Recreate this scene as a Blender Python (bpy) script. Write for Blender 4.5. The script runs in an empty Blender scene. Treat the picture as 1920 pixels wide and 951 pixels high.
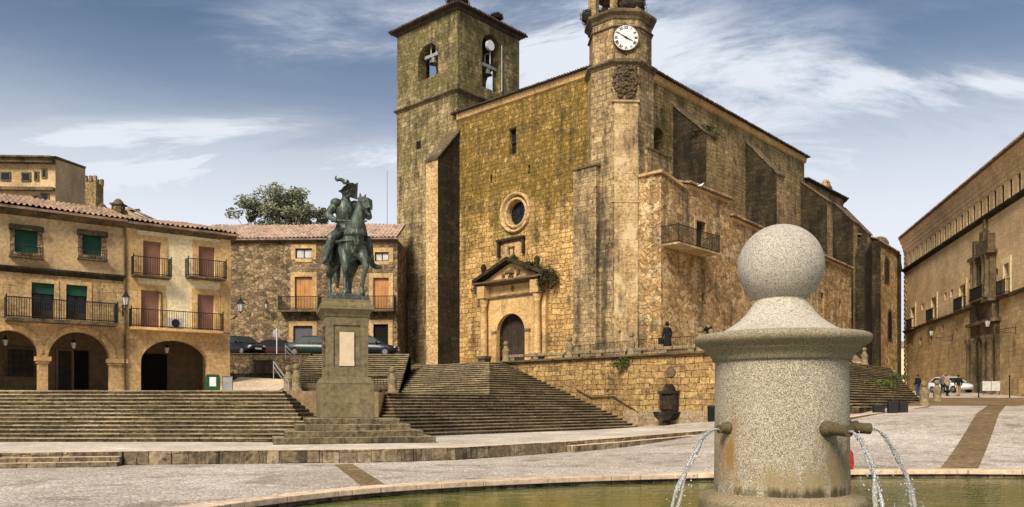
import bpy, bmesh, math, random
from math import radians, sin, cos, pi, sqrt, atan2
from mathutils import Vector, Matrix, noise as mnoise
random.seed(7)
C = bpy.context.scene.collection
SC = bpy.context.scene

# ------------------------------------------------------------ camera, sky, sun
cam_d = bpy.data.cameras.new('camera'); cam = bpy.data.objects.new('camera', cam_d); C.objects.link(cam)
cam.location = (0, 0, 0); cam.rotation_euler = (radians(90), 0, 0)
cam_d.sensor_width = 36; cam_d.lens = 1531/1920*36; cam_d.shift_y = 284.5/1920
cam_d.clip_start = .1; cam_d.clip_end = 6000
SC.camera = cam
SC.view_settings.view_transform = 'Standard'; SC.view_settings.look = 'None'
SC.view_settings.gamma = 1; SC.view_settings.exposure = 1.13
SC.view_settings.use_curve_mapping = False

SUN_AZ = radians(205)     # compass-like angle measured clockwise from +Y: behind the camera, a little to the left
SUN_EL = radians(42)
W = bpy.data.worlds.new('World'); SC.world = W; W.use_nodes = True
nt = W.node_tree; nt.nodes.clear()
def wn(t, **k):
    n = nt.nodes.new(t)
    for a, b in k.items(): setattr(n, a, b)
    return n
out = wn('ShaderNodeOutputWorld'); L = nt.links.new
sky = wn('ShaderNodeTexSky', sky_type='NISHITA', sun_disc=False)
sky.sun_elevation = SUN_EL; sky.sun_rotation = SUN_AZ; sky.air_density = 1.3; sky.dust_density = .6; sky.ozone_density = 2.5
bg1 = wn('ShaderNodeBackground'); bg1.inputs[1].default_value = .034
L(sky.outputs[0], bg1.inputs[0])
tc = wn('ShaderNodeTexCoord')
sep = wn('ShaderNodeSeparateXYZ'); L(tc.outputs['Generated'], sep.inputs[0])
def mth(op, a, b=None, clamp=False):
    n = wn('ShaderNodeMath', operation=op, use_clamp=clamp)
    for i, q in enumerate((a, b)):
        if q is None: continue
        if isinstance(q, (int, float)): n.inputs[i].default_value = q
        else: L(q, n.inputs[i])
    return n.outputs[0]
zc = mth('MAXIMUM', sep.outputs[2], 0.0)
den = mth('ADD', zc, .16)
com = wn('ShaderNodeCombineXYZ'); L(mth('DIVIDE', sep.outputs[0], den), com.inputs[0]); L(mth('DIVIDE', sep.outputs[1], den), com.inputs[1])
mp = wn('ShaderNodeMapping'); mp.inputs['Scale'].default_value = (.55, 1.15, 1); mp.inputs['Rotation'].default_value = (0, 0, radians(9)); mp.inputs['Location'].default_value = (5.5, 4.65, 0)
L(com.outputs[0], mp.inputs[0])
def nz(sc, det, ro, dist=0, vec=None):
    n = wn('ShaderNodeTexNoise'); n.inputs['Scale'].default_value = sc; n.inputs['Detail'].default_value = det; n.inputs['Roughness'].default_value = ro; n.inputs['Distortion'].default_value = dist
    L(vec or mp.outputs[0], n.inputs[0]); return n.outputs[0]
def mr(x, a, b, c, d):
    n = wn('ShaderNodeMapRange', interpolation_type='SMOOTHSTEP'); L(x, n.inputs[0])
    for i, q in enumerate((a, b, c, d)): n.inputs[i+1].default_value = q
    return n.outputs[0]
big = mr(nz(.62, 4, .5, .5), .42, .62, 0, 1)                       # broad cloud masses
def gauss(x0, y0, sx, sy):                                         # a soft cloud bank at one place in the sky
    s2 = wn('ShaderNodeSeparateXYZ'); L(com.outputs[0], s2.inputs[0])
    a = mth('POWER', mth('DIVIDE', mth('SUBTRACT', s2.outputs[0], x0), sx), 2.0); b = mth('POWER', mth('DIVIDE', mth('SUBTRACT', s2.outputs[1], y0), sy), 2.0)
    return mth('EXPONENT', mth('MULTIPLY', mth('ADD', a, b), -1.0))
bank = mth('ADD', mth('ADD', gauss(-.42, 1.60, .30, .13), gauss(.10, 1.62, .22, .25)), mth('ADD', mth('ADD', gauss(-1.0, 1.93, .38, .07), gauss(-.8, 2.15, .6, .10)), mth('ADD', gauss(.98, 1.74, .25, .06), mth('MULTIPLY', gauss(.55, 1.72, .3, .16), .6))))
gap = mth('ADD', gauss(-.95, 1.45, .40, .26), gauss(.85, 1.45, .36, .24), True)
big = mth('SUBTRACT', mth('ADD', mth('MULTIPLY', big, .55), mth('MULTIPLY', bank, .92)), mth('MULTIPLY', gap, .75), True)
wisp = mr(nz(2.1, 13, .66, .7), .36, .70, 0, 1)                    # torn edges and wisps
cl_ = mth('ADD', mth('MULTIPLY', big, .34), mth('MULTIPLY', mth('MULTIPLY', wisp, mth('ADD', big, .22)), 1.15), True)
veil = mr(sep.outputs[2], 0.17, .45, 1.0, .0)                      # the sky pales towards the horizon
cf = mth('MAXIMUM', mth('MULTIPLY', cl_, .95), veil)
r2 = wn('ShaderNodeValToRGB'); e = r2.color_ramp.elements
e[0].position = .05; e[0].color = (.17, .205, .29, 1); e[1].position = .85; e[1].color = (.375, .392, .43, 1)
cl2 = mth('MULTIPLY', cl_, mr(sep.outputs[2], .1, .3, .5, 1.0))
L(mth('ADD', mth('MULTIPLY', cl2, .95), mr(sep.outputs[2], .15, .42, 1.0, 0), True), r2.inputs[0])
bg2 = wn('ShaderNodeBackground'); L(r2.outputs[0], bg2.inputs[0]); L(mr(sep.outputs[2], .42, .85, 1.0, 2.7), bg2.inputs[1])   # an overcast sky is brightest overhead
mx = wn('ShaderNodeMixShader'); L(cf, mx.inputs[0]); L(bg1.outputs[0], mx.inputs[1]); L(bg2.outputs[0], mx.inputs[2])
L(mx.outputs[0], out.inputs[0])

sl = bpy.data.lights.new('sun', 'SUN'); sl.energy = 2.7; sl.angle = radians(20); sl.color = (1, .89, .72)
sun = bpy.data.objects.new('sun', sl); C.objects.link(sun)
sd = Vector((sin(SUN_AZ)*cos(SUN_EL), cos(SUN_AZ)*cos(SUN_EL), sin(SUN_EL)))
sun.rotation_euler = sd.to_track_quat('Z', 'Y').to_euler()

# ------------------------------------------------------------ measuring helpers
F = 1531.0; HZ = 760.0
def P(u, v, D): return Vector(((u-960)/F*D, D, (HZ-v)/F*D))
class Frame:
    """a building's own axes; turns a sighting onto one of its walls into local metres"""
    def __init__(s, ox, oy, rot): s.o = Vector((ox, oy, 0)); s.r = rot
    def ray(s, u, v):
        R = Matrix.Rotation(-s.r, 3, 'Z')
        return R @ (-s.o), R @ Vector(((u-960)/F, 1, (HZ-v)/F))
    def y(s, u, v, y=0):          # wall y = const -> (x, z)
        o, d = s.ray(u, v); t = (y-o.y)/d.y; p = o+d*t; return p.x, p.z
    def x(s, u, v, x=0):          # wall x = const -> (y, z)
        o, d = s.ray(u, v); t = (x-o.x)/d.x; p = o+d*t; return p.y, p.z
    def w(s, x, y, z=0): return s.o + Matrix.Rotation(s.r, 3, 'Z') @ Vector((x, y, z))

# ------------------------------------------------------------ objects
def thing(name, label, cat, loc=(0, 0, 0), rotz=0, group=None, kind=None):
    o = bpy.data.objects.new(name, None); C.objects.link(o); o.empty_display_size = .3
    o.location = loc; o.rotation_euler = (0, 0, rotz); o['label'] = label; o['category'] = cat
    if group: o['group'] = group
    if kind: o['kind'] = kind
    return o
def tag(o, label=None, cat=None, group=None, kind=None):
    if label: o['label'] = label
    if cat: o['category'] = cat
    if group: o['group'] = group
    if kind: o['kind'] = kind
    return o
def dup(root, loc, rotz, label, group=None, scale=None):
    r = root.copy(); C.objects.link(r); r.location = loc; r.rotation_euler = (0, 0, rotz)
    r['label'] = label
    if group: r['group'] = group
    if scale: r.scale = (scale,)*3
    def rec(a, b):
        for ch in a.children:
            c = ch.copy(); C.objects.link(c); c.parent = b; rec(ch, c)
    rec(root, r)
    return r
class MB:
    def __init__(s): s.v = []; s.f = []; s.m = []; s.sm = []; s.M = None
    def add(s, vs, fs, m=0, sm=False):
        b = len(s.v)
        s.v += [tuple(s.M @ Vector(q)) if s.M is not None else tuple(q) for q in vs]
        for f in fs: s.f.append([b+i for i in f]); s.m.append(m); s.sm.append(sm)
        return s
    def box(s, x0, x1, y0, y1, z0, z1, m=0, top=None):
        vs = [(x0,y0,z0),(x1,y0,z0),(x1,y1,z0),(x0,y1,z0),(x0,y0,z1),(x1,y0,z1),(x1,y1,z1),(x0,y1,z1)]
        fs = [(3,2,1,0),(4,5,6,7),(0,1,5,4),(1,2,6,5),(2,3,7,6),(3,0,4,7)]
        b = len(s.v); s.add(vs, fs, m)
        if top is not None: s.m[-5] = top
        return s
    def prism(s, pts, z0, z1, m=0, top=None, sm=False):    # pts ccw in xy; z0/z1 may be lists
        n = len(pts)
        Z0 = z0 if isinstance(z0, (list, tuple)) else [z0]*n
        Z1 = z1 if isinstance(z1, (list, tuple)) else [z1]*n
        vs = [(p[0], p[1], Z0[i]) for i, p in enumerate(pts)] + [(p[0], p[1], Z1[i]) for i, p in enumerate(pts)]
        s.add(vs, [(i, (i+1) % n, n+(i+1) % n, n+i) for i in range(n)], m, sm)
        b = len(s.v)-2*n
        s.f.append([b+i for i in range(n-1, -1, -1)]); s.m.append(m); s.sm.append(False)
        s.f.append([b+n+i for i in range(n)]); s.m.append(m if top is None else top); s.sm.append(False)
        return s
    def ext(s, pts, axis, a0, a1, m=0):                     # 2D profile (h,z) swept along axis 'x' or 'y'
        n = len(pts)
        if axis == 'x': vs = [(a0, p[0], p[1]) for p in pts]+[(a1, p[0], p[1]) for p in pts]
        else: vs = [(p[0], a0, p[1]) for p in pts]+[(p[0], a1, p[1]) for p in pts]
        s.add(vs, [(i, (i+1) % n, n+(i+1) % n, n+i) for i in range(n)]+[tuple(range(n-1, -1, -1)), tuple(range(n, 2*n))], m)
        return s
    def lathe(s, prof, c=(0, 0, 0), seg=24, m=0, sm=True, a0=0, a1=2*pi):
        n = len(prof); vs = []; full = abs(a1-a0-2*pi) < 1e-6; K = seg if full else seg+1
        for k in range(K):
            a = a0+(a1-a0)*k/seg
            vs += [(c[0]+r*cos(a), c[1]+r*sin(a), c[2]+z) for r, z in prof]
        fs = []
        for k in range(seg):
            k2 = (k+1) % K
            for i in range(n-1): fs.append((k*n+i, k2*n+i, k2*n+i+1, k*n+i+1))
        s.add(vs, fs, m, sm)
        return s
    def tube(s, a, b, r0, r1=None, seg=8, m=0, cap=True, sm=True):
        a = Vector(a); b = Vector(b); r1 = r0 if r1 is None else r1
        d = (b-a); 
        if d.length < 1e-6: return s
        q = d.to_track_quat('Z', 'Y').to_matrix()
        X = q @ Vector((1, 0, 0)); Y = q @ Vector((0, 1, 0))
        vs = [a+(X*cos(2*pi*k/seg)+Y*sin(2*pi*k/seg))*r0 for k in range(seg)]+[b+(X*cos(2*pi*k/seg)+Y*sin(2*pi*k/seg))*r1 for k in range(seg)]
        s.add(vs, [(k, (k+1) % seg, seg+(k+1) % seg, seg+k) for k in range(seg)], m, sm)
        if cap: s.add(vs, [tuple(range(seg-1, -1, -1)), tuple(range(seg, 2*seg))], m)
        return s
    def path(s, pts, r, seg=8, m=0):
        rs = r if isinstance(r, (list, tuple)) else [r]*len(pts)
        for i in range(len(pts)-1): s.tube(pts[i], pts[i+1], rs[i], rs[i+1], seg, m)
        return s
    def sph(s, c, r, seg=16, ring=10, m=0, sc=(1, 1, 1)):
        vs = [(c[0], c[1], c[2]-r*sc[2])]; fs = []
        for i in range(1, ring):
            a = -pi/2+pi*i/ring
            for k in range(seg): vs.append((c[0]+r*sc[0]*cos(a)*cos(2*pi*k/seg), c[1]+r*sc[1]*cos(a)*sin(2*pi*k/seg), c[2]+r*sc[2]*sin(a)))
        vs.append((c[0], c[1], c[2]+r*sc[2])); T = len(vs)-1
        for k in range(seg):
            k2 = (k+1) % seg
            fs.append((0, 1+k2, 1+k)); fs.append((T, 1+(ring-2)*seg+k, 1+(ring-2)*seg+k2))
            for i in range(ring-2): fs.append((1+i*seg+k, 1+i*seg+k2, 1+(i+1)*seg+k2, 1+(i+1)*seg+k))
        return s.add(vs, fs, m, True)
    def build(s, name, mats, parent=None, bevel=0, mods=None):
        me = bpy.data.meshes.new(name); me.from_pydata(s.v, [], s.f)
        if not isinstance(mats, (list, tuple)): mats = [mats]
        for q in mats: me.materials.append(q)
        for p, mi, sm in zip(me.polygons, s.m, s.sm): p.material_index = mi; p.use_smooth = sm
        uv_metres(me)
        o = bpy.data.objects.new(name, me); C.objects.link(o)
        if parent: o.parent = parent
        if bevel:
            b = o.modifiers.new('bevel', 'BEVEL'); b.width = bevel; b.segments = 2; b.limit_method = 'ANGLE'; b.angle_limit = radians(50)
        return o
def uv_metres(me):
    uv = me.uv_layers.new(name='metres') if not me.uv_layers else me.uv_layers[0]
    for p in me.polygons:
        n = p.normal
        if abs(n.z) > .75:
            for li in p.loop_indices:
                c = me.vertices[me.loops[li].vertex_index].co; uv.data[li].uv = (c.x, c.y)
        else:
            t = Vector((-n.y, n.x, 0)); t.normalize()
            for li in p.loop_indices:
                c = me.vertices[me.loops[li].vertex_index].co; uv.data[li].uv = (c.dot(t), c.z)
def rect(x0, x1, z0, z1): return [(x0, z0), (x1, z0), (x1, z1), (x0, z1)]
def arch(x0, x1, z0, z1, n=14, rise=None):     # round-headed opening outline
    r = (x1-x0)/2; cx = (x0+x1)/2; rr = r if rise is None else rise; zs = z1-rr
    return [(x0, z0), (x1, z0)]+[(cx+r*cos(pi*k/n), zs+rr*sin(pi*k/n)) for k in range(n+1)]
def circ(cx, cz, r, n=28): return [(cx+r*cos(2*pi*k/n), cz+r*sin(2*pi*k/n)) for k in range(n)]
def panel(name, outline, holes, plane, c0, c1, mat, parent=None):
    """wall slab between plane=c0 and plane=c1 ('y': outline in x,z ; 'x': outline in y,z) with real openings"""
    cu = bpy.data.curves.new('t', 'CURVE'); cu.dimensions = '2D'; cu.fill_mode = 'BOTH'; cu.extrude = abs(c1-c0)/2
    for loop in [outline]+holes:
        sp = cu.splines.new('POLY'); sp.points.add(len(loop)-1); sp.use_cyclic_u = True
        for i, q in enumerate(loop): sp.points[i].co = (q[0], q[1], 0, 1)
    to = bpy.data.objects.new('t', cu); C.objects.link(to)
    dg = bpy.context.evaluated_depsgraph_get(); me = bpy.data.meshes.new_from_object(to.evaluated_get(dg))
    bpy.data.objects.remove(to); bpy.data.curves.remove(cu)
    mid = (c0+c1)/2
    for v in me.vertices:
        a, b, d = v.co
        v.co = (a, mid-d, b) if plane == 'y' else (mid+d, a, b)
    bm = bmesh.new(); bm.from_mesh(me)
    bmesh.ops.remove_doubles(bm, verts=bm.verts, dist=1e-5)
    bmesh.ops.recalc_face_normals(bm, faces=bm.faces); bm.to_mesh(me); bm.free()
    me.update(); me.name = name; me.materials.clear(); me.materials.append(mat); uv_metres(me)
    for p in me.polygons: p.use_smooth = False; p.material_index = 0
    o = bpy.data.objects.new(name, me); C.objects.link(o)
    if parent: o.parent = parent
    return o
def blob(name, caps, voxel, mat, parent=None, smooth=3, extra=None):
    """one continuous surface grown round tapered limbs (x,y,z,r pairs)"""
    mb = MB()
    for c in caps:
        if isinstance(c, tuple):      # ellipsoid: centre, radii
            mb.sph(c[0], 1, 14, 9, sc=c[1]); continue
        for i in range(len(c)-1):
            a, b = c[i], c[i+1]
            mb.sph(a[:3], a[3], 12, 8); mb.tube(a[:3], b[:3], a[3], b[3], 12)
        mb.sph(c[-1][:3], c[-1][3], 12, 8)
    o = mb.build(name, mat, parent)
    r = o.modifiers.new('r', 'REMESH'); r.mode = 'VOXEL'; r.voxel_size = voxel; r.use_smooth_shade = True
    m = o.modifiers.new('s', 'SMOOTH'); m.factor = .6; m.iterations = smooth
    dg = bpy.context.evaluated_depsgraph_get(); me = bpy.data.meshes.new_from_object(o.evaluated_get(dg))
    o.modifiers.clear(); old = o.data; o.data = me; bpy.data.meshes.remove(old); me.name = name
    me.materials.clear(); me.materials.append(mat)
    for p in me.polygons: p.use_smooth = True; p.material_index = 0
    return o

# ------------------------------------------------------------ materials
class NT:
    def __init__(s, name):
        s.mat = bpy.data.materials.new(name); s.mat.use_nodes = True; s.t = s.mat.node_tree
        s.b = s.t.nodes['Principled BSDF']; s.co = None
    def n(s, typ, ins=None, **k):
        n = s.t.nodes.new('ShaderNode'+typ)
        for a, b in k.items(): setattr(n, a, b)
        for a, b in (ins or {}).items():
            if hasattr(b, 'is_linked') or isinstance(b, bpy.types.NodeSocket): s.t.links.new(b, n.inputs[a])
            else: n.inputs[a].default_value = b
        return n
    def l(s, a, b): s.t.links.new(a, b)
    def obj(s):
        if s.co is None: s.co = s.n('TexCoord')
        return s.co.outputs['Object']
    def uv(s):
        s.obj(); return s.co.outputs['UV']
    def map(s, vec, scale=(1, 1, 1), loc=(0, 0, 0), rot=(0, 0, 0)):
        return s.n('Mapping', {'Vector': vec, 'Scale': scale, 'Location': loc, 'Rotation': rot}).outputs[0]
    def noise(s, vec, scale, detail=5, rough=.55, dist=0, col=False):
        n = s.n('TexNoise', {'Vector': vec, 'Scale': scale, 'Detail': detail, 'Roughness': rough, 'Distortion': dist})
        return n.outputs[1 if col else 0]
    def ramp(s, fac, a, b, ca=(0, 0, 0, 1), cb=(1, 1, 1, 1)):
        n = s.n('ValToRGB', {'Fac': fac}); e = n.color_ramp.elements
        e[0].position = a; e[1].position = b; e[0].color = ca; e[1].color = cb; return n.outputs[0]
    def mix(s, fac, a, b, mode='MIX'):
        n = s.n('MixRGB', blend_type=mode)
        for i, q in ((0, fac), (1, a), (2, b)):
            if isinstance(q, bpy.types.NodeSocket): s.l(q, n.inputs[i])
            else: n.inputs[i].default_value = q if i == 0 else (*q[:3], 1)
        return n.outputs[0]
    def m(s, op, a, b=0, clamp=False):
        n = s.n('Math', operation=op, use_clamp=clamp)
        for i, q in enumerate((a, b)):
            if isinstance(q, bpy.types.NodeSocket): s.l(q, n.inputs[i])
            else: n.inputs[i].default_value = q
        return n.outputs[0]
    def bump(s, h, st=.5, d=.03):
        n = s.n('Bump', {'Height': h, 'Strength': st, 'Distance': d}); s.l(n.outputs[0], s.b.inputs['Normal'])
    def done(s, col, rough=.85, metal=0):
        for k, q in (('Base Color', col), ('Roughness', rough), ('Metallic', metal)):
            if isinstance(q, bpy.types.NodeSocket): s.l(q, s.b.inputs[k])
            else: s.b.inputs[k].default_value = (*q[:3], 1) if k == 'Base Color' else q
        s.b.inputs['Specular IOR Level'].default_value = .25
        return s.mat
def plain(name, col, rough=.7, metal=0, var=.25, scale=3, bump=0):
    t = NT(name); n = t.noise(t.obj(), scale, 5)
    c = t.mix(t.ramp(n, .3, .7), tuple(q*(1-var) for q in col), tuple(min(1, q*(1+var)) for q in col))
    if bump: t.bump(t.noise(t.obj(), scale*6, 3), bump, .01)
    return t.done(c, rough, metal)
def stone(name, c1, c2, mortar, bw=.8, bh=.4, style='ashlar', moss=None, dark=.5, dcol=(.035, .03, .022), bump=.6, patch=None, plaster=None, msize=.018, dscale=.35, rough=1.0):
    """weathered masonry: coursed blocks or rubble, streaked and spotted, with lichen where asked"""
    t = NT(name); uv = t.uv(); ob = t.obj()
    def off(sc, amp, d=3): 
        w = t.n('VectorMath', {0: t.noise(uv, sc, d, col=True), 1: (.5, .5, .5)}, operation='SUBTRACT').outputs[0]
        return t.n('VectorMath', {0: w, 'Scale': amp}, operation='SCALE').outputs[0]
    A = .16 if style == 'ashlar' else .45
    vec = t.n('VectorMath', {0: uv, 1: off(.8, A*1.6*rough)}, operation='ADD').outputs[0]
    vec = t.n('VectorMath', {0: vec, 1: off(4.5, .10*rough)}, operation='ADD').outputs[0]
    fine = t.noise(ob, 5.5, 6, .7)
    dk = tuple(q*.42 for q in c2); pale = tuple(min(.82, q*1.22+.07) for q in c1)
    def pick(r):
        n = t.n('ValToRGB', {'Fac': r}); e = n.color_ramp.elements; e[0].position = 0; e[0].color = (*dk, 1); e[1].position = 1; e[1].color = (*pale, 1)
        for p_, c_ in ((.18, c2), (.5, tuple((x+y)/2 for x, y in zip(c1, c2))), (.8, c1)): q = e.new(p_); q.color = (*c_, 1)
        return n.outputs[0]
    if style == 'ashlar':
        def brick(w, h, sq):
            br = t.n('TexBrick', {'Vector': vec, 'Color1': (0, 0, 0, 1), 'Color2': (1, 1, 1, 1), 'Mortar': (.5, .5, .5, 1), 'Scale': 1, 'Mortar Size': msize, 'Mortar Smooth': .7, 'Bias': 0, 'Brick Width': w, 'Row Height': h}, offset=.5, squash=sq, squash_frequency=3)
            return br.outputs[0], br.outputs[1]
        r1, m1 = brick(bw, bh, .7)
        if rough > .5:
            r2, m2 = brick(bw*.62, bh*.8, 1.3); k = t.ramp(t.noise(ob, .55, 3), .49, .51)
            rr = t.mix(k, r1, r2); mm = t.mix(k, m1, m2)
        else: rr, mm = r1, m1
        rv = t.m('ADD', t.m('MULTIPLY', rr, .62), t.m('MULTIPLY', t.noise(ob, 2.3, 5, .6), .42))
        col = pick(rv)
        gone = t.ramp(t.noise(ob, 1.7, 4), .35, .55)
        mf = t.m('MULTIPLY', mm, t.m('ADD', t.m('MULTIPLY', gone, .7), .3))
        col = t.mix(mf, col, mortar); hgt = t.m('SUBTRACT', 1, mm)
    else:
        mv = t.map(vec, (1/bw, 1/bh, 1))
        vo = t.n('TexVoronoi', {'Vector': mv, 'Scale': 1, 'Randomness': .95}, voronoi_dimensions='2D')
        ve = t.n('TexVoronoi', {'Vector': mv, 'Scale': 1, 'Randomness': .95}, feature='DISTANCE_TO_EDGE', voronoi_dimensions='2D')
        rnd = t.n('SeparateXYZ', {0: vo.outputs['Color']})
        col = pick(t.m('ADD', t.m('MULTIPLY', rnd.outputs[0], .8), t.m('MULTIPLY', fine, .2)))
        edge = t.ramp(t.m('ADD', ve.outputs[0], t.m('MULTIPLY', t.m('SUBTRACT', fine, .5), .12)), .0, .10)
        col = t.mix(edge, mortar, col); hgt = edge
    K = min(1, .5+.5*rough)
    col = t.mix(.9*K, col, t.ramp(fine, .30, .70, (.30, .27, .23, 1), (1.46, 1.42, 1.34, 1)), 'MULTIPLY')
    col = t.mix(.7, col, t.ramp(t.noise(ob, .30, 6, .6), .3, .7, (.55, .5, .43, 1), (1.28, 1.22, 1.1, 1)), 'MULTIPLY')
    if plaster:   # remains of lime render
        pn = t.ramp(t.noise(ob, plaster[1], 8, .68), plaster[2], plaster[2]+.06)
        col = t.mix(t.m('MULTIPLY', pn, .8), col, plaster[0]); hgt = t.m('ADD', hgt, t.m('MULTIPLY', pn, .6))
    if moss:      # (colour, z low, z high, amount): lichen thickens with height
        sp = t.n('SeparateXYZ', {0: ob})
        g = t.n('MapRange', {0: sp.outputs[2], 1: moss[1], 2: moss[2], 3: 0, 4: 1}).outputs[0]
        mn = t.noise(t.map(ob, (1, 1, .45)), .6, 9, .72)
        mf = t.m('ADD', t.m('MULTIPLY', g, moss[3]), t.m('MULTIPLY', mn, 1.1))
        mf = t.ramp(mf, .86, 1.06)
        mf = t.m('MULTIPLY', mf, t.ramp(t.noise(t.map(ob, (1, 1, .6)), 2.6, 7, .75), .36, .5))   # bare flecks show through
        mc = t.mix(t.ramp(t.noise(ob, 1.1, 8, .75), .3, .7), tuple(q*.40 for q in moss[0]), tuple(q*1.9 for q in moss[0]))
        col = t.mix(t.m('MULTIPLY', mf, .88), col, mc)
    if dark:      # rain streaks and black crust
        st = t.noise(t.map(ob, (1.6, 1.6, .14)), dscale*2.6, 7, .65)
        sp2 = t.noise(ob, dscale*1.3, 9, .72)
        f = t.m('MULTIPLY', t.m('ADD', st, sp2), .5)
        lo = .61-.22*dark
        col = t.mix(t.m('MULTIPLY', t.ramp(f, lo, lo+.11), .85), col, dcol)
    if rough > .5: # weathered-out holes
        pv = t.n('TexVoronoi', {'Vector': t.n('VectorMath', {0: ob, 1: off(3, .5)}, operation='ADD').outputs[0], 'Scale': 2.1}); hole = t.m('MULTIPLY', t.ramp(pv.outputs[0], .13, .2, (1, 1, 1, 1), (0, 0, 0, 1)), t.ramp(t.noise(ob, .9, 3), .48, .6))
        col = t.mix(t.m('MULTIPLY', hole, .8), col, (.03, .022, .012)); hgt = t.m('SUBTRACT', hgt, hole)
    hh = t.m('ADD', hgt, t.m('MULTIPLY', fine, 1.2))
    t.bump(hh, bump, .07*max(.4, rough))
    return t.done(col, .92)

def granite(name, base, spot, stain=None, sc=74):
    t = NT(name); ob = t.obj()
    a = t.noise(ob, sc, 3, .8); b = t.n('TexVoronoi', {'Vector': ob, 'Scale': sc*1.25}).outputs['Color']
    bx = t.n('SeparateXYZ', {0: b}).outputs[0]
    col = t.mix(t.ramp(a, .40, .62), spot, base)
    col = t.mix(t.m('MULTIPLY', t.ramp(bx, .72, .8), .55), col, (.05, .045, .04))
    col = t.mix(.5, col, t.ramp(t.noise(ob, 1.2, 5), .3, .7, (.75, .72, .66, 1), (1.1, 1.08, 1.02, 1)), 'MULTIPLY')
    if stain:
        for (cx, cz, w, h, sc_c, am) in stain:
            sp = t.n('SeparateXYZ', {0: ob})
            dx = t.m('DIVIDE', t.m('ABSOLUTE', t.m('SUBTRACT', sp.outputs[0], cx)), w)
            dz = t.m('DIVIDE', t.m('ABSOLUTE', t.m('SUBTRACT', sp.outputs[2], cz)), h)
            d = t.m('MAXIMUM', dx, dz)
            d = t.m('ADD', d, t.m('MULTIPLY', t.m('SUBTRACT', t.noise(t.map(ob, (3, 3, .7)), 2.2, 7, .7), .5), 3.6))
            fr = t.m('LESS_THAN', sp.outputs[1], .15)
            col = t.mix(t.m('MULTIPLY', t.m('MULTIPLY', t.ramp(d, .2, 1.15, (1, 1, 1, 1), (0, 0, 0, 1)), am), fr), col, sc_c)
    t.bump(a, .35, .006)
    return t.done(col, .8)

OCHRE = (.42, .27, .12)
M = {}
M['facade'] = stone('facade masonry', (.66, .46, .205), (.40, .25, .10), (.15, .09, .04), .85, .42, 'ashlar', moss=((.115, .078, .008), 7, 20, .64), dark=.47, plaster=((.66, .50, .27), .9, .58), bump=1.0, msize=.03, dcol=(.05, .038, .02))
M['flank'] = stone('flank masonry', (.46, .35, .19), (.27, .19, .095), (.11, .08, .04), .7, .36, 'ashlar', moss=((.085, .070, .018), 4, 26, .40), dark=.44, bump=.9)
M['annex'] = stone('annex rubble', (.60, .43, .22), (.34, .22, .105), (.42, .29, .15), .55, .36, 'rubble', dark=.44, plaster=((.68, .51, .29), .9, .53), dcol=(.08, .058, .034), bump=.9)
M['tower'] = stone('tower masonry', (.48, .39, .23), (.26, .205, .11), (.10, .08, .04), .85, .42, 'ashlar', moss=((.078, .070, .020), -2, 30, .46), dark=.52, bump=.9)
M['turret'] = stone('turret masonry', (.46, .36, .21), (.28, .205, .115), (.10, .075, .04), .75, .42, 'ashlar', dark=.60, moss=((.10, .08, .03), 14, 40, .4), bump=.9)
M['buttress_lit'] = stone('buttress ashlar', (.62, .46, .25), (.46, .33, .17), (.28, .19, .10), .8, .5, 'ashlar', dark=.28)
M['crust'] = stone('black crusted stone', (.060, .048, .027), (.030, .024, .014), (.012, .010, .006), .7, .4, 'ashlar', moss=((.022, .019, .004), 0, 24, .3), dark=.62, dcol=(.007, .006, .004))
M['plaster_panel'] = stone('worn render', (.50, .38, .22), (.40, .29, .16), (.30, .21, .11), .9, .6, 'ashlar', dark=.38, plaster=((.56, .43, .25), .7, .5), msize=.01)
M['terrace'] = stone('terrace wall ashlar', (.46, .32, .145), (.25, .165, .075), (.08, .055, .03), .95, .44, 'ashlar', dark=.42, bump=1.0, msize=.025)
M['granite_dado'] = stone('granite base blocks', (.36, .29, .20), (.30, .24, .17), (.2, .16, .11), 1.6, .9, 'ashlar', dark=.35)
M['portal'] = stone('portal stone', (.60, .42, .21), (.50, .34, .16), (.33, .22, .11), .9, .55, 'ashlar', dark=.32, msize=.008, rough=.5)
M['moulding'] = stone('weathered moulding', (.17, .13, .08), (.12, .09, .055), (.10, .08, .05), 1.2, .6, 'ashlar', dark=.55, msize=.008)
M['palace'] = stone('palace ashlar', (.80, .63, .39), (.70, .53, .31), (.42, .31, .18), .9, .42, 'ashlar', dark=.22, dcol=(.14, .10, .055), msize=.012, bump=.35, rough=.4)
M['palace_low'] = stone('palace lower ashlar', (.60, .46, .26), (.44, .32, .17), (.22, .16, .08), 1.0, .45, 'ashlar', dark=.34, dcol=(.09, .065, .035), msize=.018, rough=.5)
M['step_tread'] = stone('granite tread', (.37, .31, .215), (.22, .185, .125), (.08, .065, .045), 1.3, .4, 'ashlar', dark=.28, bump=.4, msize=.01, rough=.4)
M['step_riser'] = stone('dirty shaded riser', (.13, .10, .055), (.045, .036, .021), (.010, .008, .005), 1.1, .17, 'ashlar', dark=.56, dcol=(.014, .011, .008), bump=.6, dscale=.8)  # dirt and the lack of skylight on risers, both put into the colour
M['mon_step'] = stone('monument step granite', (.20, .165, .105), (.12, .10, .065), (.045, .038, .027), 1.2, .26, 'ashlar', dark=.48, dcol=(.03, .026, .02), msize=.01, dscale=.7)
M['pedestal'] = stone('pedestal granite', (.20, .17, .105), (.165, .14, .085), (.075, .062, .04), 1.1, .8, 'ashlar', dark=.2, bump=.3, dcol=(.09, .09, .05), msize=.008, rough=.45)
M['kerb'] = stone('kerb granite', (.30, .25, .18), (.14, .11, .08), (.04, .03, .02), .9, .5, 'ashlar', dark=.50, dcol=(.02, .017, .014), dscale=.8)
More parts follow.
